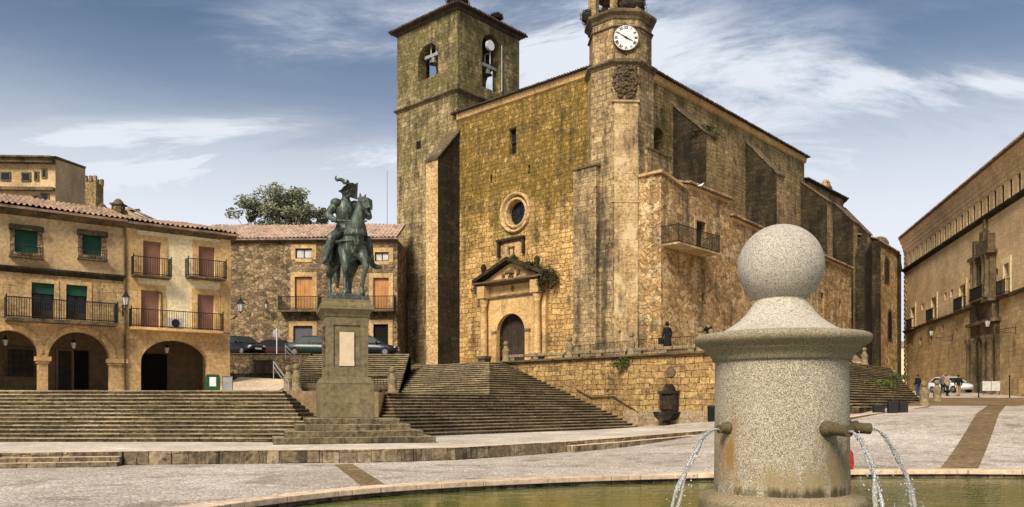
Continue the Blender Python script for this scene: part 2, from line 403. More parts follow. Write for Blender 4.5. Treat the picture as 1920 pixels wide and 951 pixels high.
M['kerb_top'] = stone('kerb top granite', (.66, .52, .40), (.56, .45, .35), (.3, .24, .18), 1.3, .6, 'ashlar', dark=.12, bump=.3, dcol=(.3, .22, .15), rough=.3)
M['slab'] = stone('pale granite paving', (.60, .55, .50), (.50, .46, .42), (.30, .26, .23), 1.0, .6, 'ashlar', dark=.12, bump=.3, msize=.01, dcol=(.2, .17, .13), rough=.3)
M['house_stone'] = stone('house rubble stone', (.34, .255, .16), (.14, .105, .065), (.25, .19, .12), .42, .28, 'rubble', dark=.34, plaster=((.46, .34, .2), .6, .57), bump=.9)
M['arcade'] = stone('arcade sandstone', (.55, .39, .20), (.44, .30, .15), (.30, .2, .1), .8, .45, 'ashlar', dark=.24, msize=.008, bump=.3, rough=.5)
M['render_brown'] = stone('old brown render', (.50, .38, .22), (.45, .335, .19), (.4, .3, .17), 3, 2, 'ashlar', dark=.28, dcol=(.18, .125, .065), msize=.002, bump=.15, rough=.4)
M['render_cream'] = stone('cream render', (.82, .72, .49), (.80, .69, .45), (.72, .6, .36), 4, 3, 'ashlar', dark=.10, dcol=(.45, .33, .18), msize=.002, bump=.1, rough=.15)
M['trim_yellow'] = stone('ochre stone trim', (.60, .42, .20), (.52, .35, .15), (.36, .23, .08), 1, .45, 'ashlar', dark=.2, msize=.008, bump=.25, rough=.3, dcol=(.2, .13, .05))
M['rubble_low'] = stone('dark rubble wall', (.20, .15, .09), (.10, .075, .045), (.05, .04, .025), .45, .3, 'rubble', dark=.5)
M['pale_wall'] = stone('pale rendered wall', (.50, .37, .23), (.45, .33, .2), (.4, .29, .18), 3, 2, 'ashlar', dark=.22, dcol=(.15, .11, .06), msize=.003, bump=.2, rough=.4)
M['post'] = stone('lichened granite post', (.28, .23, .15), (.24, .2, .13), (.2, .17, .11), 2, 2, 'ashlar', dark=.46, dcol=(.06, .055, .03), msize=.002, dscale=2)
M['iron'] = plain('wrought iron', (.018, .016, .015), .6, .3)
M['wood_dark'] = plain('dark timber', (.035, .024, .016), .7, 0, .4, 2)
M['glass_dark'] = plain('dark window glass', (.012, .014, .018), .12)
M['black'] = plain('dark interior', (.006, .005, .004), .95)
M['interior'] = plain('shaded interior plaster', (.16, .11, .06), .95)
M['orange'] = plain('orange wooden shutter', (.40, .19, .065), .6, 0, .2, 1.5)
M['brown_shutter'] = plain('brown slatted shutter', (.27, .135, .085), .6, 0, .2, 1.5)
M['green_blind'] = plain('green blind', (.008, .055, .03), .6)
M['white'] = plain('white paint', (.62, .62, .6), .5, 0, .08)
M['pale_metal'] = plain('galvanised metal', (.33, .33, .32), .45, .4)
M['bell'] = plain('bronze bell', (.16, .15, .12), .5, .5)
M['skin'] = plain('skin', (.42, .24, .16), .6, 0, .08)
M['hair'] = plain('dark hair', (.02, .014, .01), .7)
def cloth(n, c): return plain(n, c, .9, 0, .2, 8)
M['cloth_black'] = cloth('black cloth', (.008, .008, .01)); M['cloth_blue'] = cloth('blue jeans', (.03, .045, .09))
M['cloth_red'] = cloth('red cloth', (.32, .02, .02)); M['cloth_grey'] = cloth('grey cloth', (.09, .09, .1)); M['cloth_tan'] = cloth('tan cloth', (.3, .2, .12))
M['pink_stone'] = plain('marble plaque', (.52, .42, .28), .5, 0, .1, 4)
M['rubber'] = plain('tyre rubber', (.012, .012, .012), .9)
M['alloy'] = plain('wheel alloy', (.16, .16, .17), .5, .3)
M['lamp_glass'] = plain('lantern glass', (.45, .45, .42), .15)
M['twigs'] = plain('dry twigs', (.04, .03, .022), .95, 0, .5, 20, .6)
M['soil'] = plain('soil', (.05, .035, .02), .95)
M['bark'] = plain('bark', (.07, .05, .035), .95, 0, .4, 12, .5)

def leafm(name, a, b):
    t = NT(name); n = t.noise(t.obj(), 2.2, 4)
    g = t.n('ObjectInfo').outputs['Random']
    c = t.mix(t.ramp(n, .3, .7), a, b); t.b.inputs['Subsurface Weight'].default_value = 0
    return t.done(c, .7)
M['leaf_olive'] = leafm('olive leaves', (.12, .135, .075), (.30, .31, .19))
M['leaf_dark'] = leafm('dark leaves', (.014, .022, .01), (.04, .05, .018))
M['leaf_green'] = leafm('green leaves', (.035, .06, .012), (.11, .13, .03))
M['ivy'] = leafm('wall plants', (.02, .025, .008), (.07, .07, .02))

# bronze with verdigris
t = NT('weathered bronze'); n = t.noise(t.obj(), 2.6, 7, .7)
c = t.mix(t.ramp(n, .36, .66), (.022, .027, .021), (.095, .12, .10))
c = t.mix(t.ramp(t.noise(t.map(t.obj(), (3, 3, .6)), 3, 5), .55, .7), c, (.22, .25, .20))
M['bronze'] = t.done(c, .55, .35)

# roof tile colours
def tilem(name, a, b, d):
    t = NT(name); v = t.n('TexVoronoi', {'Vector': t.map(t.obj(), (4, 2.2, 4)), 'Scale': 1.1}); r = t.n('SeparateXYZ', {0: v.outputs['Color']})
    c = t.mix(r.outputs[0], a, b); c = t.mix(t.ramp(t.noise(t.obj(), 1.4, 7, .7), .45, .62), c, d)
    return t.done(c, .9)
M['tile'] = tilem('clay roof tiles', (.28, .165, .105), (.40, .28, .20), (.13, .10, .075))
M['tile_pale'] = tilem('faded clay tiles', (.36, .235, .17), (.48, .35, .27), (.2, .15, .115))
M['tile_dark'] = tilem('lichened roof tiles', (.05, .035, .025), (.09, .06, .04), (.03, .028, .018))

# plaza setts
t = NT('granite setts'); ob = t.obj()
sm_ = t.map(ob, (7, 5.5, 1)); vo = t.n('TexVoronoi', {'Vector': sm_, 'Scale': 1.0}); ve = t.n('TexVoronoi', {'Vector': sm_, 'Scale': 1.0}, feature='DISTANCE_TO_EDGE')
r = t.n('SeparateXYZ', {0: vo.outputs['Color']}).outputs[0]
c = t.mix(r, (.47, .43, .385), (.66, .61, .555))
c = t.mix(t.ramp(ve.outputs[0], .02, .14), (.36, .32, .28), c)
c = t.mix(.75, c, t.ramp(t.noise(ob, 1.5, 8, .7), .32, .68, (.66, .61, .56, 1), (1.18, 1.14, 1.1, 1)), 'MULTIPLY')
c = t.mix(t.m('MULTIPLY', t.ramp(t.noise(ob, .5, 8, .72), .53, .62), .7), c, (.20, .155, .11))
c = t.mix(.8, c, t.ramp(t.noise(t.map(ob, (1, .6, 1)), .22, 6, .6), .34, .66, (.70, .66, .61, 1), (1.12, 1.1, 1.08, 1)), 'MULTIPLY')
c = t.mix(t.m('MULTIPLY', t.ramp(t.noise(ob, 3.2, 5, .7), .60, .68), .5), c, (.16, .13, .10))
t.bump(t.m('ADD', t.ramp(ve.outputs[0], .02, .2), t.noise(ob, 9, 4)), .55, .03); M['setts'] = t.done(c, .62)
M['strip'] = stone('brown paving strip', (.22, .155, .09), (.17, .12, .07), (.1, .075, .045), .8, .5, 'ashlar', dark=.2, bump=.3)
t = NT('earth and asphalt'); M['earth'] = t.done(t.mix(t.noise(t.obj(), .3, 6), (.13, .11, .085), (.24, .2, .16)), .95)

# pool water: green, rippled
t = NT('pool water'); ob = t.obj()
w1 = t.noise(t.map(ob, (1, 2.2, 1)), 1.5, 4, .55, .5); w2 = t.noise(t.map(ob, (1, 1.8, 1)), 8, 3, .5)
t.bump(t.m('ADD', w1, t.m('MULTIPLY', w2, .25)), .42, .05)
c = t.mix(t.noise(ob, .6, 4), (.055, .070, .004), (.10, .118, .010)); M['water'] = t.done(c, .05); t.b.inputs['Specular IOR Level'].default_value = .5
t = NT('falling water'); ob = t.obj()
t.b.inputs['Transmission Weight'].default_value = .75; t.b.inputs['IOR'].default_value = 1.33
t.bump(t.noise(t.map(ob, (1, 1, .5)), 16, 4), .9, .03)
M['jet'] = t.done(t.mix(t.noise(ob, 9, 3), (.75, .76, .78), (.95, .95, .95)), .12); t.b.inputs['Transmission Weight'].default_value = .8; t.b.inputs['Specular IOR Level'].default_value = .6
M['foam'] = plain('foam', (.7, .7, .68), .5, 0, .2, 30, .5)
M['old_blocks'] = stone('large worn blocks', (.50, .37, .20), (.36, .25, .13), (.24, .16, .09), 1.3, .55, 'ashlar', dark=.36, bump=.5, rough=.7, plaster=((.58, .44, .26), .7, .58))
M['car_glass'] = plain('car window glass', (.02, .03, .03), .45)
M['car_glass'].node_tree.nodes['Principled BSDF'].inputs['Specular IOR Level'].default_value = .12

# ============================================================ GROUND AND LEVELS
def sstep(a, b, x):
    t = max(0, min(1, (x-a)/(b-a))); return t*t*(3-2*t)
FH = [(-1e4, 0), (20, 0), (40, 1.6), (50, 1.95), (73, 3.1), (110, 4.0), (1e5, 4.0)]
def zg(x, y):
    for (a, p), (b, q) in zip(FH, FH[1:]):
        if a <= y < b: f = p+(q-p)*(y-a)/(b-a); break
    return -2.0+sstep(0, 24, x)*f
def grid_sheet(name, xs, ys, fz, mat, **kw):
    vs = [(x, y, fz(x, y)) for y in ys for x in xs]; n = len(xs)
    fs = [(j*n+i, j*n+i+1, (j+1)*n+i+1, (j+1)*n+i) for j in range(len(ys)-1) for i in range(n-1)]
    mb = MB(); mb.add(vs, fs, 0, True); o = mb.build(name, mat); tag(o, **kw); return o
def spaced(a, b, n): return [a+(b-a)*i/n for i in range(n+1)]
POOL = [(-4.9, 9.0), (-4.26, 11.2), (-2.35, 13.9), (.7, 15.7), (4.16, 16.85), (7.46, 17.6), (11, 17.6), (14.5, 16.2), (17.2, 13), (18, 9), (16, 5), (12, 2.4), (7, 1.3), (2, 1.6), (-2, 3.4), (-4.3, 6.2)]
def catmull(pts, k=8):
    n = len(pts); r = []
    for i in range(n):
        a, b, c, d = (Vector(pts[(i+j-1) % n]) for j in range(4))
        for s in range(k):
            t = s/k; r.append(.5*((2*b)+(c-a)*t+(2*a-5*b+4*c-d)*t*t+(3*b-a-3*c+d)*t**3))
    return r
pool = catmull([Vector(p) for p in POOL], 8)
def offset_loop(lp, d):
    r = []; n = len(lp)
    for i in range(n):
        t = (lp[(i+1) % n]-lp[i-1]).normalized(); r.append(lp[i]+Vector((t.y, -t.x))*-d)
    return r
# orientation: make sure positive d is outwards
cen = sum(pool, Vector((0, 0)))/len(pool)
if (offset_loop(pool, .5)[10]-cen).length < (pool[10]-cen).length: pool.reverse()

def ground_z(x, y):
    return zg(x, y)
xs = spaced(-900, -60, 8)+spaced(-55, 60, 92)+spaced(66, 900, 10); ys = spaced(-400, -10, 4)+spaced(-8, 120, 104)+spaced(130, 2500, 10)
grid_sheet('ground', xs, ys, lambda x, y: ground_z(x, y), M['setts'], kind='structure')

# band of brown setts crossing the square, both draped on the ground
def ribbon(name, a, b, w0, w1, mat, lift=.006, n=30):
    a = Vector(a); b = Vector(b); d = (b-a); t = d.normalized(); s = Vector((-t.y, t.x)); vs = []; fs = []
    for i in range(n+1):
        k = i/n; p = a+d*k; w = w0+(w1-w0)*k
        for q in (p-s*w/2, p+s*w/2): vs.append((q.x, q.y, ground_z(q.x, q.y)+lift))
    for i in range(n): fs.append((2*i, 2*i+1, 2*i+3, 2*i+2))
    mb = MB(); mb.add(vs, fs); o = mb.build(name, mat); me = o.data
    for p in me.polygons:
        if p.normal.z < 0: p.flip()
    return tag(o, kind='structure')
ribbon('paving_strip', (-5.7, 27.6), (-2.9, 18.6), .62, .62, M['strip'])
ribbon('paving_strip', (30.6, 51.5), (11.9, 22.0), .95, .95, M['strip'], n=60)
ribbon('paving_strip', (23.8, 51.2), (48, 50.8), 1.0, 1.0, M['strip'], lift=.012, n=60)
grid = [(24.2+.2*i) for i in range(0)]
# brown ramp band in front of the palace
mb = MB(); vs = []; fs = []; n = 30
for i in range(n+1):
    for (x, y) in ((24.5+i*1.1, 50.5), (24.5+i*1.1, 62)): vs.append((x, y, ground_z(x, y)+.02))
for i in range(n): fs.append((2*i, 2*i+2, 2*i+3, 2*i+1))
mb.add(vs, fs); tag(mb.build('pavement', M['strip']), kind='structure')

# kerb and the paved platform behind it: (x, y, top)
KERB = [(-60, 25.0, -1.55), (-16.55, 26.4, -1.55), (-13.0, 27.3, -1.55), (-8.4, 27.9, -1.55), (-4.9, 28.5, -1.55), (-2.1, 29.7, -1.55), (2.3, 34.3, -1.53), (4.6, 36.2, -1.46), (10.4, 42, -1.27), (16.6, 40.4, -.62), (24.5, 48, -.06)]
BACK = [(-60, 35, -1.5), (-16.6, 35, -1.5), (-13, 35, -1.5), (-8.4, 40, -1.5), (-4.9, 42, -1.5), (-1, 46, -1.5), (6, 55, -1.5), (9, 54.5, -1.42), (16.5, 52, -1.2), (22, 50, -.5), (29, 56, .1)]
vs = []; fs = []; K = 6
for a, b in zip(KERB, BACK):
    for k in range(K+1): t = k/K; vs.append(tuple(a[i]+(b[i]-a[i])*t for i in range(3)))
for i in range(len(KERB)-1):
    for k in range(K): a = i*(K+1)+k; fs.append((a, a+K+1, a+K+2, a+1))
mb = MB(); mb.add(vs, fs); tag(mb.build('pavement', M['slab']), kind='structure')
# kerb stones: one run of blocks with joints; two low steps at its left end
ks = thing('kerb', 'long dark granite kerb with pale top edging the paved platform below the monument', 'kerb', kind='structure')
ks.pop('category', None) if False else None
def run(pts, w, htop, hbot, inset, name, mat, blk=1.7, gap=.02, top=None, drop=0, back=0):
    mb = MB()
    for a, b in zip(pts, pts[1:]):
        A = Vector(a); B = Vector(b); L_ = (B.xy-A.xy).length; t = (B-A)/L_; nrm = Vector((t.y, -t.x, 0)).normalized(); nb = max(1, round(L_/blk))
        for i in range(nb):
            p = A+t*(L_*i/nb+gap/2); q = A+t*(L_*(i+1)/nb-gap/2); j = random.uniform(-.012, .012)
            f0 = nrm*(inset+j); f1 = nrm*(inset+j-w)
            pts4 = [p+f0, q+f0, q+f1, p+f1]
            z1 = [v.z+htop-drop for v in pts4]; z0 = [v.z+hbot for v in pts4]
            mb.prism([(v.x, v.y) for v in pts4], z0, z1, 0, 1)
    return mb.build(name, [mat, top or mat], ks, bevel=.015)
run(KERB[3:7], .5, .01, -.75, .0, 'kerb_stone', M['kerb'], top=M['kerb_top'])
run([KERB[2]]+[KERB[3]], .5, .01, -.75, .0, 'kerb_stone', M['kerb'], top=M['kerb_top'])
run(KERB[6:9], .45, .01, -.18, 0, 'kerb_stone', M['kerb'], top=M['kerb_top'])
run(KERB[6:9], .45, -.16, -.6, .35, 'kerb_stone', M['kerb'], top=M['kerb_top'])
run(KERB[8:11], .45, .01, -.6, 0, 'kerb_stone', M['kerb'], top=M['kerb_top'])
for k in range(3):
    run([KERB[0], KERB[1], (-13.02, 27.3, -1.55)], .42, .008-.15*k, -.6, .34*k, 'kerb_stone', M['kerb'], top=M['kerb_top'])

# ============================================================ STAIRS
SR = .1679
def steps_build(name, label, items, parent=None, fronts=((0, 1),)):
    """items: list of (polygon ccw, z top) ; pale treads against risers darkened by dirt and painted shade"""
    mb = MB()
    for poly, z in items:
        pts = [(p.x, p.y) for p in poly]; P0 = [Vector(p) for p in pts]
        a = sum(pts[i][0]*pts[(i+1) % len(pts)][1]-pts[(i+1) % len(pts)][0]*pts[i][1] for i in range(len(pts)))
        if a < 0: pts.reverse()
        dz = random.uniform(-.006, .006)
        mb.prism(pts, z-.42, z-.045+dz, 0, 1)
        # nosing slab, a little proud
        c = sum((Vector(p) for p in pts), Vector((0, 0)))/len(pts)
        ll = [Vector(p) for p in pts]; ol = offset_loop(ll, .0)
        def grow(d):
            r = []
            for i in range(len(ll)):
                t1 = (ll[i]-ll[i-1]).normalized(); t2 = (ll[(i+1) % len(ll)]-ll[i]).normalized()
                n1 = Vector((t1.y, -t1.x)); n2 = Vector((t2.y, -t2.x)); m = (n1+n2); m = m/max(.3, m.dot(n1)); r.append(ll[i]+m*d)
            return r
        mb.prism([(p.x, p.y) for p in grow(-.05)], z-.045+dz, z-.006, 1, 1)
        ctr = sum(P0, Vector((0, 0)))/len(P0)
        for (i, j) in fronts if len(P0) == 4 else fronts:      # separate worn nosing slabs along each open edge
            A_, B_ = P0[i], P0[j]; L_ = (B_-A_).length; t_ = (B_-A_)/L_; nn = Vector((t_.y, -t_.x))
            if (ctr-A_).dot(nn) > 0: nn = -nn
            q = 0
            while q < L_-.05:
                w = min(random.uniform(.8, 1.9), L_-q); o1 = random.uniform(.005, .05); h = random.uniform(-.014, .010); h2 = h+random.uniform(-.008, .008)
                a = A_+t_*(q+.004); b = A_+t_*(q+w-.004); sl_ = [a+nn*o1, b+nn*(o1+random.uniform(-.012, .012)), b-nn*.36, a-nn*.36]
                ar = sum(sl_[m].x*sl_[(m+1) % 4].y-sl_[(m+1) % 4].x*sl_[m].y for m in range(4)); zz = [z+h, z+h2, z+h2, z+h]
                if ar < 0: sl_.reverse(); zz.reverse()
                mb.prism([(p.x, p.y) for p in sl_], z-.055, zz, 1, 1); q += w
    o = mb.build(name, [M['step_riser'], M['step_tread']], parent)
    if label: tag(o, label, 'stairs')
    return o
V = lambda x, y: Vector((x, y))
# left stairs, up to the arcades
it = []
for n in range(1, 14):
    y0 = 33.6+(n-1)*.315; xr = -10.5+(13-n)*.2 if n > 5 else -8.9+(6-n)*.75
    it.append(([V(-62, y0), V(xr, y0), V(xr, 38.3), V(-62, 38.3)], -1.5+n*SR))
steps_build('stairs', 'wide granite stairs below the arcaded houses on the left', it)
# middle terrace
mb = MB(); mb.prism([(-62, 37.8), (-10.7, 37.8), (-6.8, 41.6), (-7.0, 45), (-7.5, 63), (-62, 63)], -2.4, .672, 0)
o = mb.build('mid_terrace', [M['pale_wall']]); o.data.materials.append(M['slab'])
for p in o.data.polygons:
    if p.normal.z > .9: p.material_index = 1
tag(o, 'pale rendered terrace wall behind the statue pedestal', 'terrace')
CH = Frame(8.22, 59.87, atan2(-.671, .742))
def cl(x, y): return CH.w(x, y).xy
# big stairs climbing to the church door
it = []
for n in range(1, 14):
    xs_ = 4.2-(n-1)*.44; y0 = -24.9+.28*n; it.append(([cl(-14, y0), cl(xs_, y0), cl(xs_, -4.45), cl(-14, -4.45)], -1.5+n*SR))
for n in range(14, 29):
    xs_ = 4.2-(n-1)*.44; y0 = -14.3-1.045*xs_; k = (n-13)/15; xl = -10.1-8.5*k
    it.append(([cl(xl, y0), cl(xs_, y0), cl(xs_, -4.45), cl(xl, -4.45)] if n < 27 else [cl(xl, y0), cl(xs_, y0), cl(xs_, -4.45), cl(xl-1, -4.45)], -1.5+n*SR))
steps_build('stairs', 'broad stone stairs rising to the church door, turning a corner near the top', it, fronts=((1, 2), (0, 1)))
# stairs behind the monument up to the parked cars
it = []
for n in range(1, 20):
    y0 = 56.6+(n-1)*.34; it.append(([V(-15.6, y0), V(-7.9, y0), V(-7.9, 63.8), V(-15.6, 63.8)], .69+n*.1705))
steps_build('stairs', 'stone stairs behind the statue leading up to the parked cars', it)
# right-hand stairs beside the east end of the church
it = []
for n in range(1, 22):
    x = 18.3-(n-1)*.38; z = -.24+n*SR; ye = 8.4+(n-1)*.85
    it.append(([cl(9.71, -4.4), cl(x, -4.4), cl(x, ye), cl(9.71, ye)], z))
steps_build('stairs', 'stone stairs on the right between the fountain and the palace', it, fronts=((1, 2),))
# upper street
mb = MB(); mb.box(-70, -8.6, 63.4, 110, -2.4, 3.86); o = mb.build('street', M['earth']); tag(o, kind='structure')
# church terrace fill
mb = MB()
def cbox(x0, x1, y0, y1): return [tuple(cl(x0, y0)), tuple(cl(x1, y0)), tuple(cl(x1, y1)), tuple(cl(x0, y1))]
mb.prism(cbox(-26, 9.65, -3.95, 30), -2.4, 3.26); o = mb.build('terrace_ground', M['slab']); tag(o, kind='structure')
mb = MB(); mb.prism(cbox(0.5, 9.6, -2.8, 8), 3.2, 3.52); o = mb.build('terrace_ground', M['slab']); tag(o, kind='structure')

# ============================================================ CHURCH
ch = thing('church', 'tall ochre stone church with square bell tower and clock turret above the stairs', 'church', (8.22, 59.87, 0), CH.r)
TZ = 3.2
mb = MB(); mb.box(-16.6, -1.0, 1.0, 31.6, 1, 25.0); mb.build('interior', M['black'], ch)
# --- west facade
rx0, rz0 = CH.y(967, 399); RR = 1.0
dx0, dz0 = CH.y(937, 684); dx1, dz1 = CH.y(990, 586); 
wx0, wz0 = CH.y(955, 291); wx1, wz1 = CH.y(968, 240)
holes = [circ(rx0, rz0, RR, 32), arch(dx0-.25, dx1+.25, 2.6, dz1+.25, 16), rect(wx0, wx1, wz0, wz1)]
for (u, v) in ((921, 336), (992, 318)):
    a, b = CH.y(u, v); holes.append(rect(a-.13, a+.13, b-.35, b+.35))
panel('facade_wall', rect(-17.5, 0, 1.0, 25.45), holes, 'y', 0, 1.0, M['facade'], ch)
# --- south flank
ay0, az0 = CH.x(1226, 300); ay1, az1 = CH.x(1246, 244)
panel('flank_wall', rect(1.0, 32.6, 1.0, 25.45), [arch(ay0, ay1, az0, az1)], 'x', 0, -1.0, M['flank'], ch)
mb = MB(); mb.box(-17.5, -1, 31.6, 32.6, 1, 25.4); mb.box(-17.5, -16.6, 8, 31.6, 1, 25.4); mb.build('rear_wall', M['flank'], ch)
# eaves moulding and tile edge
mb = MB()
mb.ext([(0, 24.9), (.14, 25.0), (.22, 25.3), (.22, 25.46), (0, 25.46)], 'y', 2.5, 32.75)
mb.ext([(0, 24.9), (0, 25.46), (-.22, 25.46), (-.22, 25.3), (-.14, 25.0)], 'x', -17.5, -2.4)
mb.build('eaves_moulding', M['portal'], ch)
def roof_poly(name, pts3, mat, parent, thick=.1):
    mb = MB(); n = len(pts3); vs = [tuple(p) for p in pts3]+[(p[0], p[1], p[2]+thick) for p in pts3]
    mb.add(vs, [tuple(range(n-1, -1, -1)), tuple(range(n, 2*n))]+[(i, (i+1) % n, n+(i+1) % n, n+i) for i in range(n)]); return mb.build(name, mat, parent)
e = .42; zr = 25.47
mb = MB()
ridge0 = (-8.75, 8.5, 29.2); ridge1 = (-8.75, 25, 29.2)
A = (-17.9, -e, zr); B = (e, -e, zr); C2 = (e, 33.0, zr); D2 = (-17.9, 33.0, zr)
mb.add([A, B, C2, D2, ridge0, ridge1], [(0, 1, 4), (1, 2, 5, 4), (2, 3, 5), (3, 0, 4, 5), (3, 2, 1, 0)])
def tile_edge(mb, a, b, r=.085, step=.26, out=.12, length=.5, up=(0, 0, .1)):
    a = Vector(a); b = Vector(b); L_ = (b-a).length; t = (b-a)/L_; nrm = Vector((t.y, -t.x, 0)).normalized(); n = int(L_/step)
    for i in range(n+1):
        p = a+t*(i*step+random.uniform(-.02, .02)); j = random.uniform(-.03, .03)
        mb.tube(p+nrm*(out+j)+Vector((0, 0, .04)), p-nrm*length+Vector((0, 0, .04+up[2])), r, r, 7)
tile_edge(mb, A, B); tile_edge(mb, B, C2)
mb.build('roof', M['tile_dark'], ch)
# --- corner buttress between facade and tower
def sloped_buttress(x0, x1, y_wall, y_front, z_front, z_wall, mat_front, mat_side, name='buttress', axis='y', cap=M['moulding'], zb=1.0):
    mb = MB()
    if axis == 'y': prof = [(y_wall, zb), (y_front, zb), (y_front, z_front), (y_wall, z_wall)]; mb.ext(prof, 'x', x0, x1)
    else: prof = [(y_wall, zb), (y_front, zb), (y_front, z_front), (y_wall, z_wall)]; mb.ext(prof, 'y', x0, x1)
    o = mb.build(name, [mat_front, mat_side, cap], ch)
    bm = bmesh.new(); bm.from_mesh(o.data); bmesh.ops.recalc_face_normals(bm, faces=bm.faces); bm.to_mesh(o.data); bm.free(); o.data.update()
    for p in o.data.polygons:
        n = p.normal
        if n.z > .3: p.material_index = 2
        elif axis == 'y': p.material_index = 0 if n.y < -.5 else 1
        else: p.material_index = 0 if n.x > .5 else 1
    uv_metres(o.data)
    # coping slab on the slope
    m2 = MB(); k = .1; dz = .14
    pr = [(y_wall, z_wall), (y_front-(.12 if axis == 'y' else -.12), z_front-.05), (y_front-(.12 if axis == 'y' else -.12), z_front+dz-.05), (y_wall, z_wall+dz)]
    m2.ext(pr, 'x' if axis == 'y' else 'y', x0-k, x1+k); m2.build('coping', cap, o)
    return o
bx_, _ = CH.y(862, 500, 0)
sloped_buttress(bx_-1.5, bx_, 0, -2.6, 21.0, 24.0, M['buttress_lit'], M['crust'])  # side mould darkened so its colour also carries the shade away from the sun
# --- bell tower
T0, T1, TY = -25.7, -17.52, 8.15
mb = MB(); mb.box(T0, T1, -.04, TY, 1, 27.7)
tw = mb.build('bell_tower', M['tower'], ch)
hx, hz = CH.y(785, 272, -.04)
mb = MB(); mb.box(hx-.3, hx+.3, -.06, .3, hz-.35, hz+.35); mb.build('window', M['black'], tw)
mb = MB(); mb.ext([(0, 0), (.1, .05), (.3, .25), (.3, .42), (0, .42)], 'x', 0, 1) if False else None
def ring(mb, x0, x1, y0, y1, z0, prof):          # moulding round a rectangle; prof = (out, dz)
    for (o0, za), (o1, zb) in zip(prof, prof[1:]):
        a = [(x0-o0, y0-o0, z0+za), (x1+o0, y0-o0, z0+za), (x1+o0, y1+o0, z0+za), (x0-o0, y1+o0, z0+za)]
        b = [(x0-o1, y0-o1, z0+zb), (x1+o1, y0-o1, z0+zb), (x1+o1, y1+o1, z0+zb), (x0-o1, y1+o1, z0+zb)]
        mb.add(a+b, [(i, (i+1) % 4, 4+(i+1) % 4, 4+i) for i in range(4)])
mb = MB(); ring(mb, T0, T1, -.04, TY, 27.4, [(-.3, 0), (.02, 0), (.1, .12), (.24, .26), (.24, .38), (0, .5), (-1.2, .6)]); mb.build('string_course', M['moulding'], tw)
o1x, o1z = CH.y(784, 162, 0); o2x, o2z = CH.y(821, 74, 0)
B0 = 27.9; B1 = 35.0; th = 1.0
q1y, q1z = CH.x(904, 166, T1); q2y, q2z = CH.x(938, 74, T1)
print('belfry', o1x, o2x, o1z, o2z, q1y, q2y, q1z, q2z)
panel('belfry_wall', rect(T0, T1, B0, B1), [arch(o1x, o2x, o1z+.4, o2z)], 'y', 0, th, M['tower'], tw)
panel('belfry_wall', rect(T0, T1, B0, B1), [arch(o1x+.8, o2x+.8, o1z+.4, o2z)], 'y', TY-th, TY, M['tower'], tw)
panel('belfry_wall', rect(th, TY-th, B0, B1), [arch(q1y, q2y, q1z+.2, q2z)], 'x', T1, T1-th, M['tower'], tw)
panel('belfry_wall', rect(th, TY-th, B0, B1), [arch(3.2, 5.0, q1z+.4, q2z)], 'x', T0+th, T0, M['tower'], tw)
mb = MB(); ring(mb, T0, T1, 0, TY, B1-.3, [(0, 0), (.12, .05), (.2, .3), (.55, .34), (.6, .44), (-.4, .72)])
ap = (-21.6, 4.1, 38.0); R0 = [(T0-.4, -.4, B1+.3), (T1+.4, -.4, B1+.3), (T1+.4, TY+.4, B1+.3), (T0-.4, TY+.4, B1+.3)]
mb.add(R0+[ap], [(0, 1, 4), (1, 2, 4), (2, 3, 4), (3, 0, 4), (3, 2, 1, 0)])
for i in range(4): tile_edge(mb, (R0[i][0], R0[i][1], B1+.08), (R0[(i+1) % 4][0], R0[(i+1) % 4][1], B1+.08), out=.28, step=.3, r=.1)
mb.build('roof', M['tile_dark'], tw)
def bell(x, y, z, r, par, ax):
    b = MB(); b.lathe([(0, 1.15), (.3, 1.12), (.42, .95), (.5, .5), (.7, .15), (.85, 0), (.8, -.02), (.6, .1)], seg=20)
    b.v = [(p[0]*r+x, p[1]*r+y, p[2]*r+z) for p in b.v]; o = b.build('bell', M['bell'], par)
    k = MB(); d = 1.1
    if ax == 'x': k.box(x-d, x+d, y-.12, y+.12, z+1.2*r, z+1.2*r+.28)
    else: k.box(x-.12, x+.12, y-d, y+d, z+1.2*r, z+1.2*r+.28)
    k.tube((x-.35, y, z+1.2*r+.2), (x-.35, y, z+1.2*r+1.3), .07); k.tube((x+.35, y, z+1.2*r+.2), (x+.35, y, z+1.2*r+1.3), .07); k.tube((x-.4, y, z+1.2*r+1.3), (x+.4, y, z+1.2*r+1.3), .07)
    k.build('headstock', M['pale_metal'], o)
bell((o1x+o2x)/2+.25, .5, o1z+1.75, .55, tw, 'x'); bell(T1-.5, (q1y+q2y)/2, q1z+1.7, .55, tw, 'y')
# light disc (wheel) at the head of the side opening
dy_, dz_ = CH.x(920, 85, T1+.15); mb = MB(); mb.tube((T1-.1, dy_, dz_), (T1+.18, dy_, dz_), .46, .46, 28); mb.build('dish', M['white'], tw)
mb = MB(); mb.tube((T1+.1, q2y+.1, q1z+.4), (T1+.1, q2y+.1, q2z-.6), .06); mb.build('pipe', M['pale_metal'], tw)

# --- clock turret
def octa(c, r, rot=pi/8): return [(c[0]+r*cos(rot+k*pi/4), c[1]+r*sin(rot+k*pi/4)) for k in range(8)]
TC = (-1.15, 1.15); R8 = 2.33/cos(pi/8)
tu = MB().prism(octa(TC, R8), 1, 24.7).build('clock_turret', M['turret'], ch)
dirf = Vector((1, -1)).normalized()               # the corner face looks towards the square
